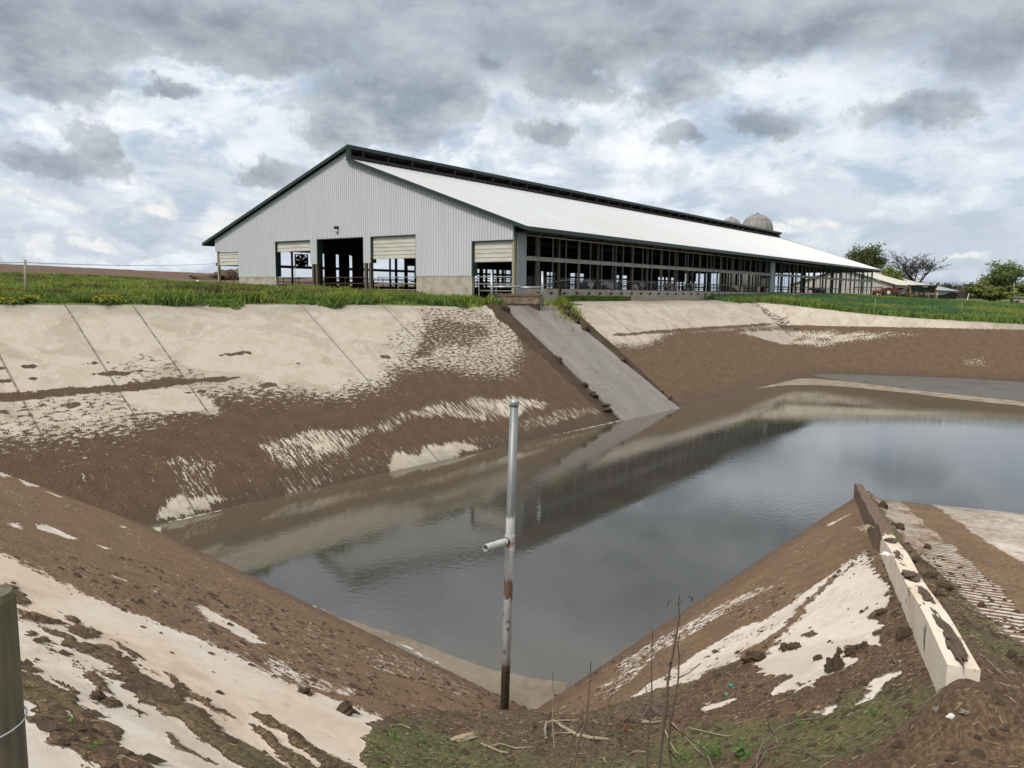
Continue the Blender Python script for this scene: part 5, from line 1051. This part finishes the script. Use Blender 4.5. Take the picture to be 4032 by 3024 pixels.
# distant wood: many crowns read as one mass
rg=np.random.default_rng(5); cs=[]; 
DW=520
for i in range(320):
    xp_=rg.uniform(3560,4250); dd=DW+rg.uniform(-20,60); b0=yp(xp_,1195,dd); hh=rg.uniform(11,14.)
    r_=rg.uniform(2.5,4.5); n_=70
    u_=rg.normal(size=(n_,3)); u_/=np.linalg.norm(u_,axis=1)[:,None]; u_*=rg.random((n_,1))**.4
    cs.append(b0+np.array([0,0,hh*.55])+u_*np.array([r_,r_,hh*.5]))
V,F=leaves(np.concatenate(cs),.85,rg); o=npmesh('far_wood',V,F,lW); tag(o,label='dark far-off wood along the right horizon',cat='wood',kind='stuff')
mb=MB()
for i in range(240):
    xp_=rg.uniform(3560,4250); b0=yp(xp_,1195,DW-15); hh=rg.uniform(10,15.0); mb.tube([b0,b0+np.array([rg.normal()*.3,0,hh*.6]),b0+np.array([rg.normal()*.8,0,hh])],[.22,.12,.04],4,cap=False)
    for j in range(5): q_=b0+np.array([0,0,hh*rg.uniform(.5,.95)]); mb.tube([q_,q_+np.array([rg.normal()*1.6,0,rg.uniform(.8,2.2)])],[.09,.03],3,cap=False)
o=mb.build('far_wood_trunks',lWt,fix=False); tag(o,label='thin bare trunks standing out of the far-off wood',cat='wood',kind='stuff')
# grass blades
def blades(P_,h,w_,rg,name,mat,label,lean=.35):
    n_=len(P_); a=rg.random(n_)*2*math.pi; dx=np.stack([np.cos(a),np.sin(a),0*a],1); ln_=rg.normal(size=(n_,2))*lean; hh=h*(.5+rg.random(n_)*.9)
    tip=P_+np.stack([ln_[:,0]*hh,ln_[:,1]*hh,hh],1); ww=(w_*(.6+.8*rg.random(n_)))[:,None]
    mid=P_+np.stack([ln_[:,0]*hh*.35,ln_[:,1]*hh*.35,hh*.6],1)
    V=np.stack([P_-dx*ww,P_+dx*ww,mid+dx*ww*.8,tip,mid-dx*ww*.8],1).reshape(-1,3); F=np.arange(5*n_).reshape(-1,5)
    return npmesh(name,V,F,mat)
mGr=leafmat('meadow_grass',(.29,.34,.075),(.16,.22,.048),.35); mGr2=leafmat('deep_green_grass',(.12,.22,.085),(.075,.155,.06),.3); mGr3=leafmat('broad_weed_leaf',(.17,.25,.055),(.09,.155,.035),.3); mGrD=leafmat('dry_olive_grass',(.16,.15,.055),(.085,.085,.03),.3)
rg=np.random.default_rng(17)
def scatter(n_,fn,rg):
    out_=[]
    got=0
    while got<n_:
        X,Y,keep=fn(60000); X=X[keep];Y=Y[keep]; out_.append(np.stack([X,Y,gzv(X,Y)],1)); got+=len(X)
    return np.concatenate(out_)[:n_]
def bankdist(X,Y):
    zz_,wh,_,dt,_,_=surf(X,Y); return dt,wh
def left_fn(n_):
    azr=rg.uniform(-39,1.5,n_); r_=rg.uniform(24,84,n_)**1.0; X=r_*np.sin(np.radians(azr));Y=r_*np.cos(np.radians(azr)); dt,wh=bankdist(X,Y); la_=(X-K0[0])*BA[0]+(Y-K0[1])*BA[1]; lb_=(X-K0[0])*BB[0]+(Y-K0[1])*BB[1]
    s_=(X-pA[0])*uFB[0]+(Y-pA[1])*uFB[1]
    lim=-.02+.9*np.clip(fbm(X*.8,Y*.8,4,98)-.50,-.3,.35); k=(dt<lim)&(la_<-.15)|((dt<lim)&(lb_>34.2)); k&=(wh==0)&(s_<sr+.2); k&=(rg.random(n_)<np.where(dt>-3.5,1,.35)); return X,Y,k
Pg=scatter(95000,left_fn,rg)
dtt,_=bankdist(Pg[:,0],Pg[:,1]); cl=fbm(Pg[:,0]*.55,Pg[:,1]*.55,3,91)
hb=.13+.30*sst(.4,.62,fbm(Pg[:,0]*.9,Pg[:,1]*.9,3,92))*np.where(Pg[:,0]<-15,.6,1)*np.interp(np.hypot(Pg[:,0],Pg[:,1]),[45,60,84],[1,.6,.3])
sel=(cl>.60); dry_=(fbm(Pg[:,0]*.5,Pg[:,1]*.5,3,93)>.56)&(dtt<-1.5)
fr=dtt>-1.3
for m_,mt,nm in ((~sel&~dry_&~fr,mGr,'meadow grass'),(dry_&~fr,mGrD,'dry grass'),((sel&~dry_)|fr&(cl>.44),mGr3,'dark weeds'),(fr&(cl<=.44),mGr,'rim grass')):
    if m_.sum()<10: continue
    o=blades(Pg[m_],hb[m_]*(1.0 if mt is not mGr3 else .85),.028 if mt is not mGr3 else .06,rg,'grass',mt,'')
    tag(o,label={'meadow grass':'long light-green meadow grass before the barn gable','dry grass':'olive dry grass streaks on the left meadow','dark weeds':'dark broad-leaved weeds along the concrete rim','rim grass':'short green grass fringing the left bank'}[nm],cat='grass',kind='stuff')
def right_fn(n_):
    azr=rg.uniform(12,39,n_); r_=rg.uniform(60,135,n_); X=r_*np.sin(np.radians(azr));Y=r_*np.cos(np.radians(azr)); dt,wh=bankdist(X,Y); lb_=(X-K0[0])*BB[0]+(Y-K0[1])*BB[1]; la_=(X-K0[0])*BA[0]+(Y-K0[1])*BA[1]
    return X,Y,(dt<-.02)&((lb_<-.4)|(la_>99.5))&(la_>29+2.5*(fbm(lb_*.6,la_*.3,2,97)-.5))
Pg=scatter(90000,right_fn,rg); cl=fbm(Pg[:,0]*.22,Pg[:,1]*.22,4,94); dtt,_=bankdist(Pg[:,0],Pg[:,1])
for m_,mt,w_,lb in (((cl<=.41)&(dtt<-.8),mGr,.06,'light green blades in the right pasture'),((cl>.41)&(dtt<-.8),mGr2,.06,'lush deep-green grass of the right pasture'),(dtt>=-.8,mGr3,.09,'dull weeds along the rim of the far right bank')):
    o=blades(Pg[m_],.42,w_,rg,'grass',mt,''); tag(o,label=lb,cat='grass',kind='stuff')
def base_fn(n_):
    la_=rg.uniform(4.5,14,n_); lb_=rg.uniform(-1.0,-.2,n_); X=K0[0]+BA[0]*la_+BB[0]*lb_; Y=K0[1]+BA[1]*la_+BB[1]*lb_
    return X,Y,fbm(la_*.7,lb_,3,95)>.45
Pg=scatter(1800,base_fn,rg); o=blades(Pg,.30,.04,rg,'grass',mGr3,''); tag(o,label='weeds growing against the foundation on the barn side',cat='grass',kind='stuff')
# chute-top weeds
def ct_fn(n_):
    c0=np.where(rg.random(n_)<.5,1,0); q1=at(2190,1200); q0=at(1905,1200); X=np.where(c0==1,q1[0]+.4,q0[0]-.6)+rg.normal(size=n_)*.45; Y=np.where(c0==1,q1[1],q0[1])+rg.normal(size=n_)*.8; return X,Y,np.ones(n_,bool)
Pg=scatter(2600,ct_fn,rg); o=blades(Pg,.30,.03,rg,'grass',mGr,''); tag(o,label='tufts of bright weeds at both sides of the chute top',cat='grass',kind='stuff')
# flowers
mFl=leafmat('yellow_petal',(.75,.58,.03),(.55,.40,.02),.2)
def flowers(xp,yb,wpx,hpx,label,i):
    p=at(xp,yb); s_=p[1]/3030; rg=np.random.default_rng(100+i); n_=int(26+wpx*.5)
    e=empty('yellow_flower_clump',tuple(p),0,label=label,cat='flowers',group='clumps of yellow flowers on the bank rim')
    c_=np.stack([rg.normal(size=n_)*wpx*s_*.28,rg.normal(size=n_)*.35,rg.uniform(.3,1,n_)*hpx*s_],1); V=[];F=[]
    st_=MB()
    for q_ in c_:
        k=len(V); rr_=.045
        for a in range(6): V.append(q_+np.array([math.cos(a*math.pi/3)*rr_,math.sin(a*math.pi/3)*rr_*.7,math.sin(a*2.1)*.02+math.cos(a*math.pi/3+1)*.03]))
        F.append(tuple(range(k,k+6))); st_.tube([tuple(q_),(q_[0]*.6,q_[1]*.6,-.1)],.008,3,cap=False)
    o=MB().add(V,F).build('petals',mFl,e,fix=False); st_.build('stems',mGr3,e,fix=False)
    Vl,Fl=leaves(np.stack([rg.normal(size=90)*wpx*s_*.3,rg.normal(size=90)*.3,rg.uniform(0,.75,90)*hpx*s_],1),.09,rg); npmesh('leaves',Vl,Fl,mGr3).parent=e
for i,(xp,yb,w_,h_,lb) in enumerate([(127,1192,40,28,'yellow flower clump at the foot of the thin pale post'),(60,1195,60,22,'loose yellow-green clump at the far left rim'),(433,1196,60,36,'yellow flower clump right below the grey boulder'),(604,1178,48,20,'yellow flowers among grass between boulder and barn'),(957,1184,62,38,'yellow flower clump under the left end of the gable'),(1032,1188,48,40,'compact yellow flower clump just right of the one under the left gable end'),(1282,1172,30,20,'few yellow flowers below the second doorway post'),(1346,1190,30,44,'tall yellow flower clump under the open middle doorway'),(1470,1182,34,16,'sparse yellow-green flowers under the third doorway'),(3301,1214,42,24,'yellow flower clump in the grass above the far right bank'),(3815,1244,34,14,'yellow flowers at the foot of the thin stake, right pasture'),(3868,1246,42,12,'flat patch of yellow flowers near the right rim'),(3570,1240,34,12,'faint yellow flowers on the rim, middle of the right pasture')]): flowers(xp,yb,w_,h_,lb,i)
# small leafless saplings
def sapling(base_,H_,seed,label,r0,name='bare_sapling',path=None,group=None,spread=.35,depthb=3,kids=(2,4)):
    rg=np.random.default_rng(seed); mb,_=branchy(rg,H_,r0,depth=depthb,trunk=.38,spread=spread,minr=r0*.18,updraft=.7,kids=kids); V=np.array(mb.v); V[:,2]*=H_/V[:,2].max(); V[:,:2]*=H_/V[:,2].max()*.9
    mb.v=[tuple(v) for v in V]; o=mb.build(name,mTwig,fix=False,smooth=True); o.location=tuple(base_); tag(o,label=label,cat='sapling',group=group); return o
p=at(1697,1150); t_=yp(1690,1015,p[1]); sapling(p,float(t_[2]-p[2]),4,'leafless sapling growing in front of the gable foundation',.045,spread=.42,depthb=3)
# foreground stems, traced
def stem(pts,Y0,dY,radii,label,twigs=(),seed=0,name='dry_weed_stem',mat=None,cat='weed'):
    P_=[yp(x_,y_,Y0+dY*i/(len(pts)-1)) for i,(x_,y_) in enumerate([(tR(*q)[0]*D,tR(*q)[1]*D) for q in pts])]
    # carry the stem down to the ground
    g=np.array([P_[0][0],P_[0][1]-.02,gz(P_[0][0],P_[0][1])-.03])
    if g[2]<P_[0][2]: P_=[g]+P_; radii=[radii[0]]+list(radii)
    radii=[r_*.72 for r_ in radii]; mb=MB(); o0=P_[0].copy(); mb.tube([p-o0 for p in P_],radii,6)
    for tw in twigs:
        Q=[yp(tR(*q)[0]*D,tR(*q)[1]*D,Y0+dY*.6+.05*i) for i,q in enumerate(tw)]; mb.tube([q-o0 for q in Q],[.0055]+[.0038]*(len(Q)-1),5)
    o=mb.build(name,mat or mTwig,fix=False,smooth=True); o.location=tuple(o0); tag(o,label=label,cat=cat); return o
stem([(130,1659),(150,1470),(170,1320),(175,1200),(200,1060),(222,950),(238,850),(232,770),(240,738)],4.6,-.35,[.013,.013,.012,.011,.009,.008,.006,.004,.003],'tallest dark branching weed stem with drooping tips left of the near white slope',[[(238,780),(262,752),(285,740),(305,750),(303,770)],[(236,790),(205,765),(180,768),(170,800)],[(234,880),(200,870),(165,868)],[(175,1190),(140,1110),(105,1050),(85,1000)],[(200,1090),(175,1110),(145,1065)],[(228,900),(262,870),(330,830)]])
stem([(200,1659),(180,1560),(186,1430),(215,1290),(232,1180),(236,1060),(228,1000),(240,940)],4.9,-.2,[.010,.010,.010,.009,.008,.007,.005,.003],'second dark weed stem just right of the tallest one',[[(228,1180),(290,1150),(350,1100)],[(236,1070),(275,1020),(300,990)],[(184,1420),(260,1480),(330,1530),(400,1580)],[(180,1560),(230,1620),(275,1680)]])
stem([(62,1700),(70,1500),(85,1350),(90,1230),(88,1120),(92,1010),(95,930)],4.9,-.1,[.009,.009,.008,.007,.006,.004,.003],'thin upright weed stem left of the tallest one',[[(88,1190),(40,1150),(-10,1140)],[(92,1010),(110,960),(80,905)],[(86,1300),(60,1240),(55,1200)]])
stem([(-335,1700),(-300,1520),(-255,1380),(-250,1300),(-240,1180),(-235,1090)],5.2,0,[.012,.012,.010,.008,.006,.004],'short dark broken stem in front of the cracked clay',[[(-262,1400),(-330,1500),(-390,1600)],[(-255,1330),(-300,1280)]])
stem([(-430,1560),(-440,1400),(-436,1280),(-440,1150)],6.2,0,[.006,.006,.005,.003],'thin pale stalk right of the standing pipe foot',mat=mDry)
stem([(-240,1560),(-190,1400),(-130,1280),(-90,1180),(-70,1060)],5.6,0,[.007,.006,.005,.004,.003],'slender leaning stalk before the mud corner',[[(-130,1280),(-100,1250)]],mat=mTwig)
stem([(650,1615),(690,1500),(705,1420),(700,1330),(690,1250)],4.4,-.2,[.005,.005,.005,.004,.003],'thin pale stalk standing at the bottom centre right',[[(705,1420),(740,1480),(760,1520)],[(700,1380),(715,1430),(745,1490)]],mat=mDry)
def arc(pts,Y0,r,label,name='dead_twig',mat=None):
    P_=[ground_at(*tR(*q),1.5,14)+np.array([0,0,h_]) for q,h_ in pts]; o0=P_[0].copy(); o=MB().tube([p-o0 for p in P_],[r]*(len(P_)-1)+[r*.5],6).build(name,mat or mDry,fix=False,smooth=True); o.location=tuple(o0); tag(o,label=label,cat='twig'); return o
arc([((610,1680),.0),((680,1590),.08),((760,1545),.14),((860,1500),.14),((960,1450),.08),((1030,1390),.02)],0,.008,'long arched bare twig at the bottom right of centre',mat=mTwig)
arc([((640,1690),.02),((700,1600),.05),((790,1590),.07),((900,1600),.05),((990,1630),.01)],0,.007,'second arched twig crossing beneath the long one',mat=mTwig)
arc([((190,1420),.02),((260,1500),.03),((330,1580),.03),((400,1630),.01)],0,.005,'thin twig lying right of the weed stems')
arc([((420,1680),.01),((380,1590),.04),((340,1550),.02)],0,.007,'pale bent twig beside the bright seedlings')
arc([((290,1450),.01),((390,1480),.02),((480,1500),.02),((530,1495),.01)],0,.006,'pale twig on the moss right of the weed stems')
arc([((30,1410),.02),((90,1425),.02),((150,1415),.02)],0,.010,'grey branch piece at the left of the twig heap')
arc([((1840,1050),.0),((1900,1120),.03),((2000,1200),.01)],0,.003,'fine grass stalk beside the near end of the wall')
# dead branches in the corner (traced on crop of the corner)
def tC(x_,y_): return ((1300+x_/1.58)/D,(2400+y_/1.58)/D)
def br(pts,r,label,hh=.02,mat=None,name='dead_branch'):
    r*=.62
    P_=[ground_at(*tC(*q),1.5,14)+np.array([0,0,hh]) for q in pts]; o0=P_[0].copy(); o=MB().tube([p-o0 for p in P_],[r]*(len(P_)-1)+[r*.55],7).build(name,mat or mDry,fix=False,smooth=True); o.location=tuple(o0); tag(o,label=label,cat='branch'); return o
br([(1740,822),(1620,812),(1540,795),(1450,745),(1380,695)],.028,'thick bleached branch lying across the clay right of the pipe')
br([(1340,830),(1335,780),(1345,735),(1420,722)],.022,'bent bleached branch left of the thick one',.05)
br([(1410,705),(1480,702),(1540,700)],.014,'short pale stick at the upper end of the thick branch')
br([(1400,785),(1500,780),(1590,805)],.013,'pale stick lying beneath the thick branch')
br([(940,850),(1000,880),(1060,898),(1110,905)],.014,'pale crooked stick below the clay, left')
br([(960,870),(1060,855),(1150,880),(1250,868)],.010,'thin curved stick crossing the crooked one')
br([(380,735),(440,728),(500,755)],.012,'pale stick on the edge of the moss, left')
br([(1850,920),(1900,895),(1960,900)],.010,'curved pale stick at the right of the moss')
br([(2080,755),(2110,830),(2150,900),(2212,940)],.010,'long thin pale stick running down behind the weed stems')
br([(1700,940),(1730,985)],.012,'stub of pale stalk at the bottom edge')
br([(1940,710),(2000,716),(2060,712)],.018,'grey bleached stick in the twig heap under the weed stems')
br([(1700,810),(1800,775),(1880,740),(1930,720)],.009,'green-tinged stalk lying along the upper moss edge',mat=mGr3)
o=clump('bleached_husk',tC(810,815),.36,.06,mDry,label='pale curled corn husk on the moss left of the clay',cat='husk',seed=41,rz=.3,flat=.3)
clump('red_scrap',tC(1830,742),.035,.025,simple('red_plastic',(.35,.02,.03),.4,0,.1,4,0),label='tiny red plastic scrap on the clay',cat='litter',seed=42)
mTeal=simple('teal_plastic',(.02,.28,.24),.4,0,.1,4,0)
clump('teal_scrap',tR(515,1220),.07,.02,mTeal,label='teal plastic scrap on the moss, upper',cat='litter',seed=43); clump('teal_scrap',tR(492,1268),.05,.02,mTeal,label='teal plastic scrap on the moss, lower',cat='litter',seed=44)
clump('white_scrap',tR(1430,572),.16,.03,mWhite,label='white plastic scrap on top of the ramp wall muck',cat='litter',seed=45,at=wallpt(3.9,-.1,.43)); clump('white_stone',tR(1685,1395),.05,.03,mWhite,label='small white stone on the earth lower right',cat='stone',seed=46); clump('pale_stone',tR(1605,1365),.04,.03,mRock,label='small grey stone left of the white one',cat='stone',seed=47); clump('pale_stone',tR(1760,1380),.07,.02,mRock,label='flat pale stone right of the white one',cat='stone',seed=48)
# stack of twigs by the clay
tw=MB(); q0=ground_at(*tC(2010,660),1.5,14); rg=np.random.default_rng(77)
for i in range(26):
    a=rg.uniform(0,6.28); L_=rg.uniform(.12,.4); c0=rg.normal(size=2)*.16; tw.tube([(c0[0]-math.cos(a)*L_,c0[1]-math.sin(a)*L_,rg.uniform(0,.08)),(c0[0],c0[1],rg.uniform(.03,.12)),(c0[0]+math.cos(a)*L_,c0[1]+math.sin(a)*L_,rg.uniform(0,.08))],.005,4)
o=tw.build('twig_heap',mTwig,fix=False); o.location=tuple(q0); tag(o,label='dark heap of thin twigs under the weed stems',cat='twig heap')
# bundle of stalks at the bend of the wall
tw=MB()
for i in range(12): tw.tube([(rg.normal()*.02,rg.normal()*.02,0),(rg.normal()*.03-.12,rg.normal()*.03-.06,.05),(-.25+rg.normal()*.04,-.1+rg.normal()*.08,-.02)],.008,4)
o=tw.build('stalk_bundle',mDry,fix=False); o.location=wallpt(t_end*.34-.1,-.1,.42); tag(o,label='bundle of dry stalks caught at the bend of the ramp wall',cat='stalks')
# debris where the far seam meets the corner
tw=MB(); q0=at(3010,1232)
for i in range(60):
    a=rg.uniform(0,6.28); L_=rg.uniform(.2,.7); f_=rg.uniform(-1,1); c0=np.array([1.9*f_,-2.6*f_])+rg.normal(size=2)*.35; zc=gz(q0[0]+c0[0],q0[1]+c0[1])-q0[2]+.05; tw.tube([(c0[0]-math.cos(a)*L_,c0[1]-math.sin(a)*L_,zc),(c0[0]+math.cos(a)*L_,c0[1]+math.sin(a)*L_,zc+rg.uniform(0,.25))],.025,4)
o=tw.build('brush_debris',mTwig,fix=False); o.location=tuple(q0); tag(o,label='brown brush debris washed into the far corner of the bank',cat='debris')
# straw litter on the near earth, one object
rg=np.random.default_rng(9); M_=60000; X=rg.uniform(-4.5,6.5,M_); Y=rg.uniform(1.6,10,M_)
_,wh_,fm_,dt_,_,_=surf(X,Y); r_=np.hypot(X,Y); a_=np.arctan2(X,Y); ii=np.clip(np.searchsorted(rr,r_),0,nR-1); jj=np.clip(np.searchsorted(th,a_),0,nT-1)
keep=(soil.reshape(nR,nT)[ii,jj]>.5)&(rg.random(M_)<np.where(fbm(X*1.5,Y*1.5,3,96)>.5,.9,.35)); X=X[keep][:9000];Y=Y[keep][:9000]; n_=len(X)
a=rg.uniform(0,6.28,n_); L_=rg.uniform(.006,.024,n_)*(1+1.2*(rg.random(n_)>.93)); w_=rg.uniform(.0012,.003,n_); dx=np.stack([np.cos(a),np.sin(a)],1); pr_=np.stack([-dx[:,1],dx[:,0]],1); cc_=np.stack([X,Y],1)
e1=cc_-dx*L_[:,None]; e2=cc_+dx*L_[:,None]; 
def zz3(P_,o_): return np.concatenate([P_,(gzv(P_[:,0],P_[:,1])+o_)[:,None]],1)
V=np.stack([zz3(e1-pr_*w_[:,None],.004),zz3(e1+pr_*w_[:,None],.010),zz3(e2+pr_*w_[:,None],.016),zz3(e2-pr_*w_[:,None],.010)],1).reshape(-1,3)
o=npmesh('straw_litter',V,np.arange(4*n_).reshape(-1,4),leafmat('chopped_straw',(.30,.24,.15),(.10,.075,.045),.05)); tag(o,label='chopped straw and stalk bits strewn over the near earth',cat='straw',kind='stuff')
# crumbs of muck
rg=np.random.default_rng(19); M_=90000; X=rg.uniform(-6,7,M_); Y=rg.uniform(1.6,13,M_); r_=np.hypot(X,Y); a_=np.arctan2(X,Y); ii=np.clip(np.searchsorted(rr,r_),0,nR-1); jj=np.clip(np.searchsorted(th,a_),0,nT-1)
sN=soil.reshape(nR,nT)[ii,jj]; cN=cov.reshape(nR,nT)[ii,jj]; keep=((sN>.5)&(rg.random(M_)<.30))|((sN<.5)&(cN>.2)&(cN<.95)&(rg.random(M_)<.20))|((cN<=.2)&(cN>-.15)&(rg.random(M_)<.012)); X=X[keep][:10000];Y=Y[keep][:10000]; n_=len(X)
ic=np.array([(1,0,0),(-1,0,0),(0,1,0),(0,-1,0),(0,0,1)]); s_=np.minimum(.004+rg.exponential(.010,n_),.055); zc=gzv(X,Y)
jit=1+.5*(rg.random((n_,5,1))-.5)*1.4; V=(np.stack([X,Y,zc-.002],1)[:,None,:]+ic[None]*jit*s_[:,None,None]*np.array([1.3,1,.8])).reshape(-1,3)
Fq=np.array([(0,2,4),(2,1,4),(1,3,4),(3,0,4)]); F=(Fq[None]+5*np.arange(n_)[:,None,None]).reshape(-1,3)
o=npmesh('muck_crumbs',V,F,mMuck); tag(o,label='small crumbs of dried muck scattered on the near banks',cat='crumbs',kind='stuff')
# seedlings
def seedling(px_,w_,h_,label,i,bright=False):
    p=ground_at(*px_); rg=np.random.default_rng(200+i); n_=34 if bright else 12; c_=np.stack([rg.normal(size=n_)*w_*.35,rg.normal(size=n_)*w_*.35,rg.uniform(.1,1,n_)*h_],1); V,F=leaves(c_,w_*.13 if not bright else w_*.10,rg); V=np.concatenate([V]+[np.array([[0,0,-.02],[.002,0,-.02],q_,q_+.001]) for q_ in c_]); F=np.concatenate([F,np.arange(4*n_,8*n_).reshape(-1,4)]); e=npmesh('green_seedling',V,F,lSd); e.location=tuple(p); tag(e,label=label,cat='seedling',group='bright green seedlings on the near earth')
lSd=leafmat('seedling_leaf',(.13,.30,.05),(.06,.18,.03),.35)
for i,(q_,w_,h_,lb) in enumerate([(tR(415,1610),.16,.14,'largest bright green seedling tuft at the bottom of the photo'),(tR(590,1600),.16,.07,'spreading seedling patch right of the largest tuft'),(tR(265,1620),.12,.07,'seedling left of the largest tuft'),(tR(745,1640),.10,.08,'seedling at the bottom right of the patch'),(tR(875,1430),.10,.07,'seedling on the moss below the white streaks'),(tR(1225,1375),.09,.03,'faint seedling left of the pale stones'),(tR(1285,1380),.08,.04,'faint seedling just left of the stones'),(tR(1100,1590),.08,.06,'small three-leaf seedling on bare earth'),(tR(860,1300),.07,.04,'seedling below the end of the main white slope'),(tC(408,815),.10,.06,'seedling on the moss at left centre'),(tC(553,850),.08,.05,'seedling right of the left-centre one'),(tC(1090,885),.06,.05,'seedling beneath the crooked stick'),(tC(1945,955),.08,.07,'seedling at the bottom between the weed stems'),(tC(1030,890),.05,.04,'tiny seedling beside the crooked stick'),(tN(470,1560),.09,.02,'low green sprouts on the lower left soil strip'),(tN(380,1420),.08,.02,'low green sprouts higher on the lower left soil strip'),(tR(1000,1560),.07,.03,'tiny sprouts on the brown earth'),(tR(540,1540),.10,.05,'sprouts above the spreading seedling patch')]): seedling(q_,w_,h_,lb,i,i<3)
# ================================================================ foam and crust on the water
def sheet(name,pts,tf,mat,h_,label,cat):
    P_=[dz(*tf(*p),WL) for p in pts]; m_=[]
    for i in range(len(P_)):
        a_=P_[i];b_=P_[(i+1)%len(P_)]; n_=max(1,int(np.linalg.norm(b_-a_)/.10))
        for k in range(n_):
            q_=a_+(b_-a_)*k/n_; j=.07*(float(fbm(q_[0:1]*2.5,q_[1:2]*2.5,4,3)[0])-.5)*2; j2=.07*(float(fbm(q_[0:1]*2.5,q_[1:2]*2.5,4,8)[0])-.5)*2; m_.append((q_[0]+j,q_[1]+j2,WL+h_))
    o=MB().add(m_,[tuple(range(len(m_)))]).build(name,mat,fix=False); bm=bmesh.new(); bm.from_mesh(o.data); bmesh.ops.triangulate(bm,faces=bm.faces); bm.normal_update(); bm.to_mesh(o.data); bm.free(); tag(o,label=label,cat=cat,kind='stuff'); return o
def film(name,c1,c2,alpha0,alpha1,rough,sc_n=1.2,lo=.35,hi=.65,bm_=0):
    m,n,b_=newmat(name); pos=n.node('ShaderNodeNewGeometry').outputs['Position']; f=n.noise(pos,sc_n,6,.65,.6); f2=n.noise(pos,sc_n*7,5,.7)
    n.set(b_.inputs['Base Color'],n.mix(n.rng(f2,.35,.65),c1,c2)); b_.inputs['Roughness'].default_value=rough; n.set(b_.inputs['Alpha'],n.rng(f,lo,hi,alpha0,alpha1,True))
    if bm_: n.set(b_.inputs['Normal'],n.bump(f2,bm_,.03))
    return m
mTan=film('tan_scum',(.20,.16,.11),(.155,.125,.085),.7,1,.35,.9); mFoam=film('pale_foam',(.50,.47,.36),(.30,.29,.24),.0,1,.7,3.5,.42,.55,.6); mCr=film('grey_crust',(.20,.20,.19),(.09,.09,.085),.5,1,.7,3,.35,.5,.8); mFarC=film('far_crust',(.10,.095,.085),(.065,.062,.055),.75,1,.55,.5,.3,.5,.5); mTanL=film('tan_foam_line',(.34,.28,.20),(.24,.20,.14),.55,1,.5,1.5)
sheet('scum',[(-60,-20),(30,45),(150,75),(250,108),(380,150),(500,190),(620,235),(700,268),(800,305),(900,338),(1000,370),(1100,398),(1300,432),(1400,455),(1480,468),(1460,520),(1420,620),(1030,620),(900,500),(700,390),(500,290),(250,200),(60,110),(-60,40)],tC,mTan,.004,'tan scum film along the near left water edge','scum')
sheet('crust',[(180,175),(260,205),(330,200),(430,222),(500,250),(560,290),(640,325),(700,368),(740,420),(800,450),(870,480),(940,515),(900,510),(780,460),(640,395),(520,325),(400,270),(280,215)],tC,mCr,.012,'grey floating crust against the near left bank','crust')
sheet('foam',[(-120,-30),(-20,40),(40,70),(110,110),(190,165),(300,188),(430,212),(510,240),(580,285),(660,320),(720,365),(750,420),(860,470),(990,530),(1020,538),(880,500),(730,440),(600,350),(480,275),(330,235),(200,190),(100,140),(0,95),(-120,20)],tC,mFoam,.008,'cream foam edging the crust on the near left bank','foam')
sheet('foam',[(315,1137),(330,1128),(360,1118),(420,1108),(480,1100),(420,1112),(370,1124),(345,1136),(350,1155),(390,1190),(430,1215),(470,1235),(520,1262),(560,1285),(620,1310),(600,1300),(540,1280),(480,1255),(440,1232),(400,1210),(350,1170)],tD,mFoam,.006,'cream foam in the left corner of the water','foam')
sheet('foam',[(317,1137),(480,1098),(660,1050),(850,1010),(1000,975),(1120,951),(1220,932),(1340,907),(1341,910),(1220,936),(1120,955),(1000,979),(850,1014),(660,1055),(480,1103),(330,1140)],tD,mFoam,.006,'thin pale foam line along the far bank waterline','foam')
sheet('crust',[(1725,806),(1800,803),(2212,825),(2270,830),(2270,872),(2212,866),(2120,858),(2040,850),(1960,842),(1900,834),(1830,824)],tD,mFarC,.005,'dull crust covering the far end of the lagoon','crust')
sheet('scum',[(1640,826),(1700,818),(1760,818),(1830,824),(1900,833),(1960,841),(2040,850),(2120,858),(2270,873),(2270,884),(2120,868),(2040,859),(1960,849),(1890,842),(1820,835),(1760,832),(1700,832),(1630,840),(1560,850)],tD,mTanL,.008,'tan foam line curving across the far end of the lagoon','foam')
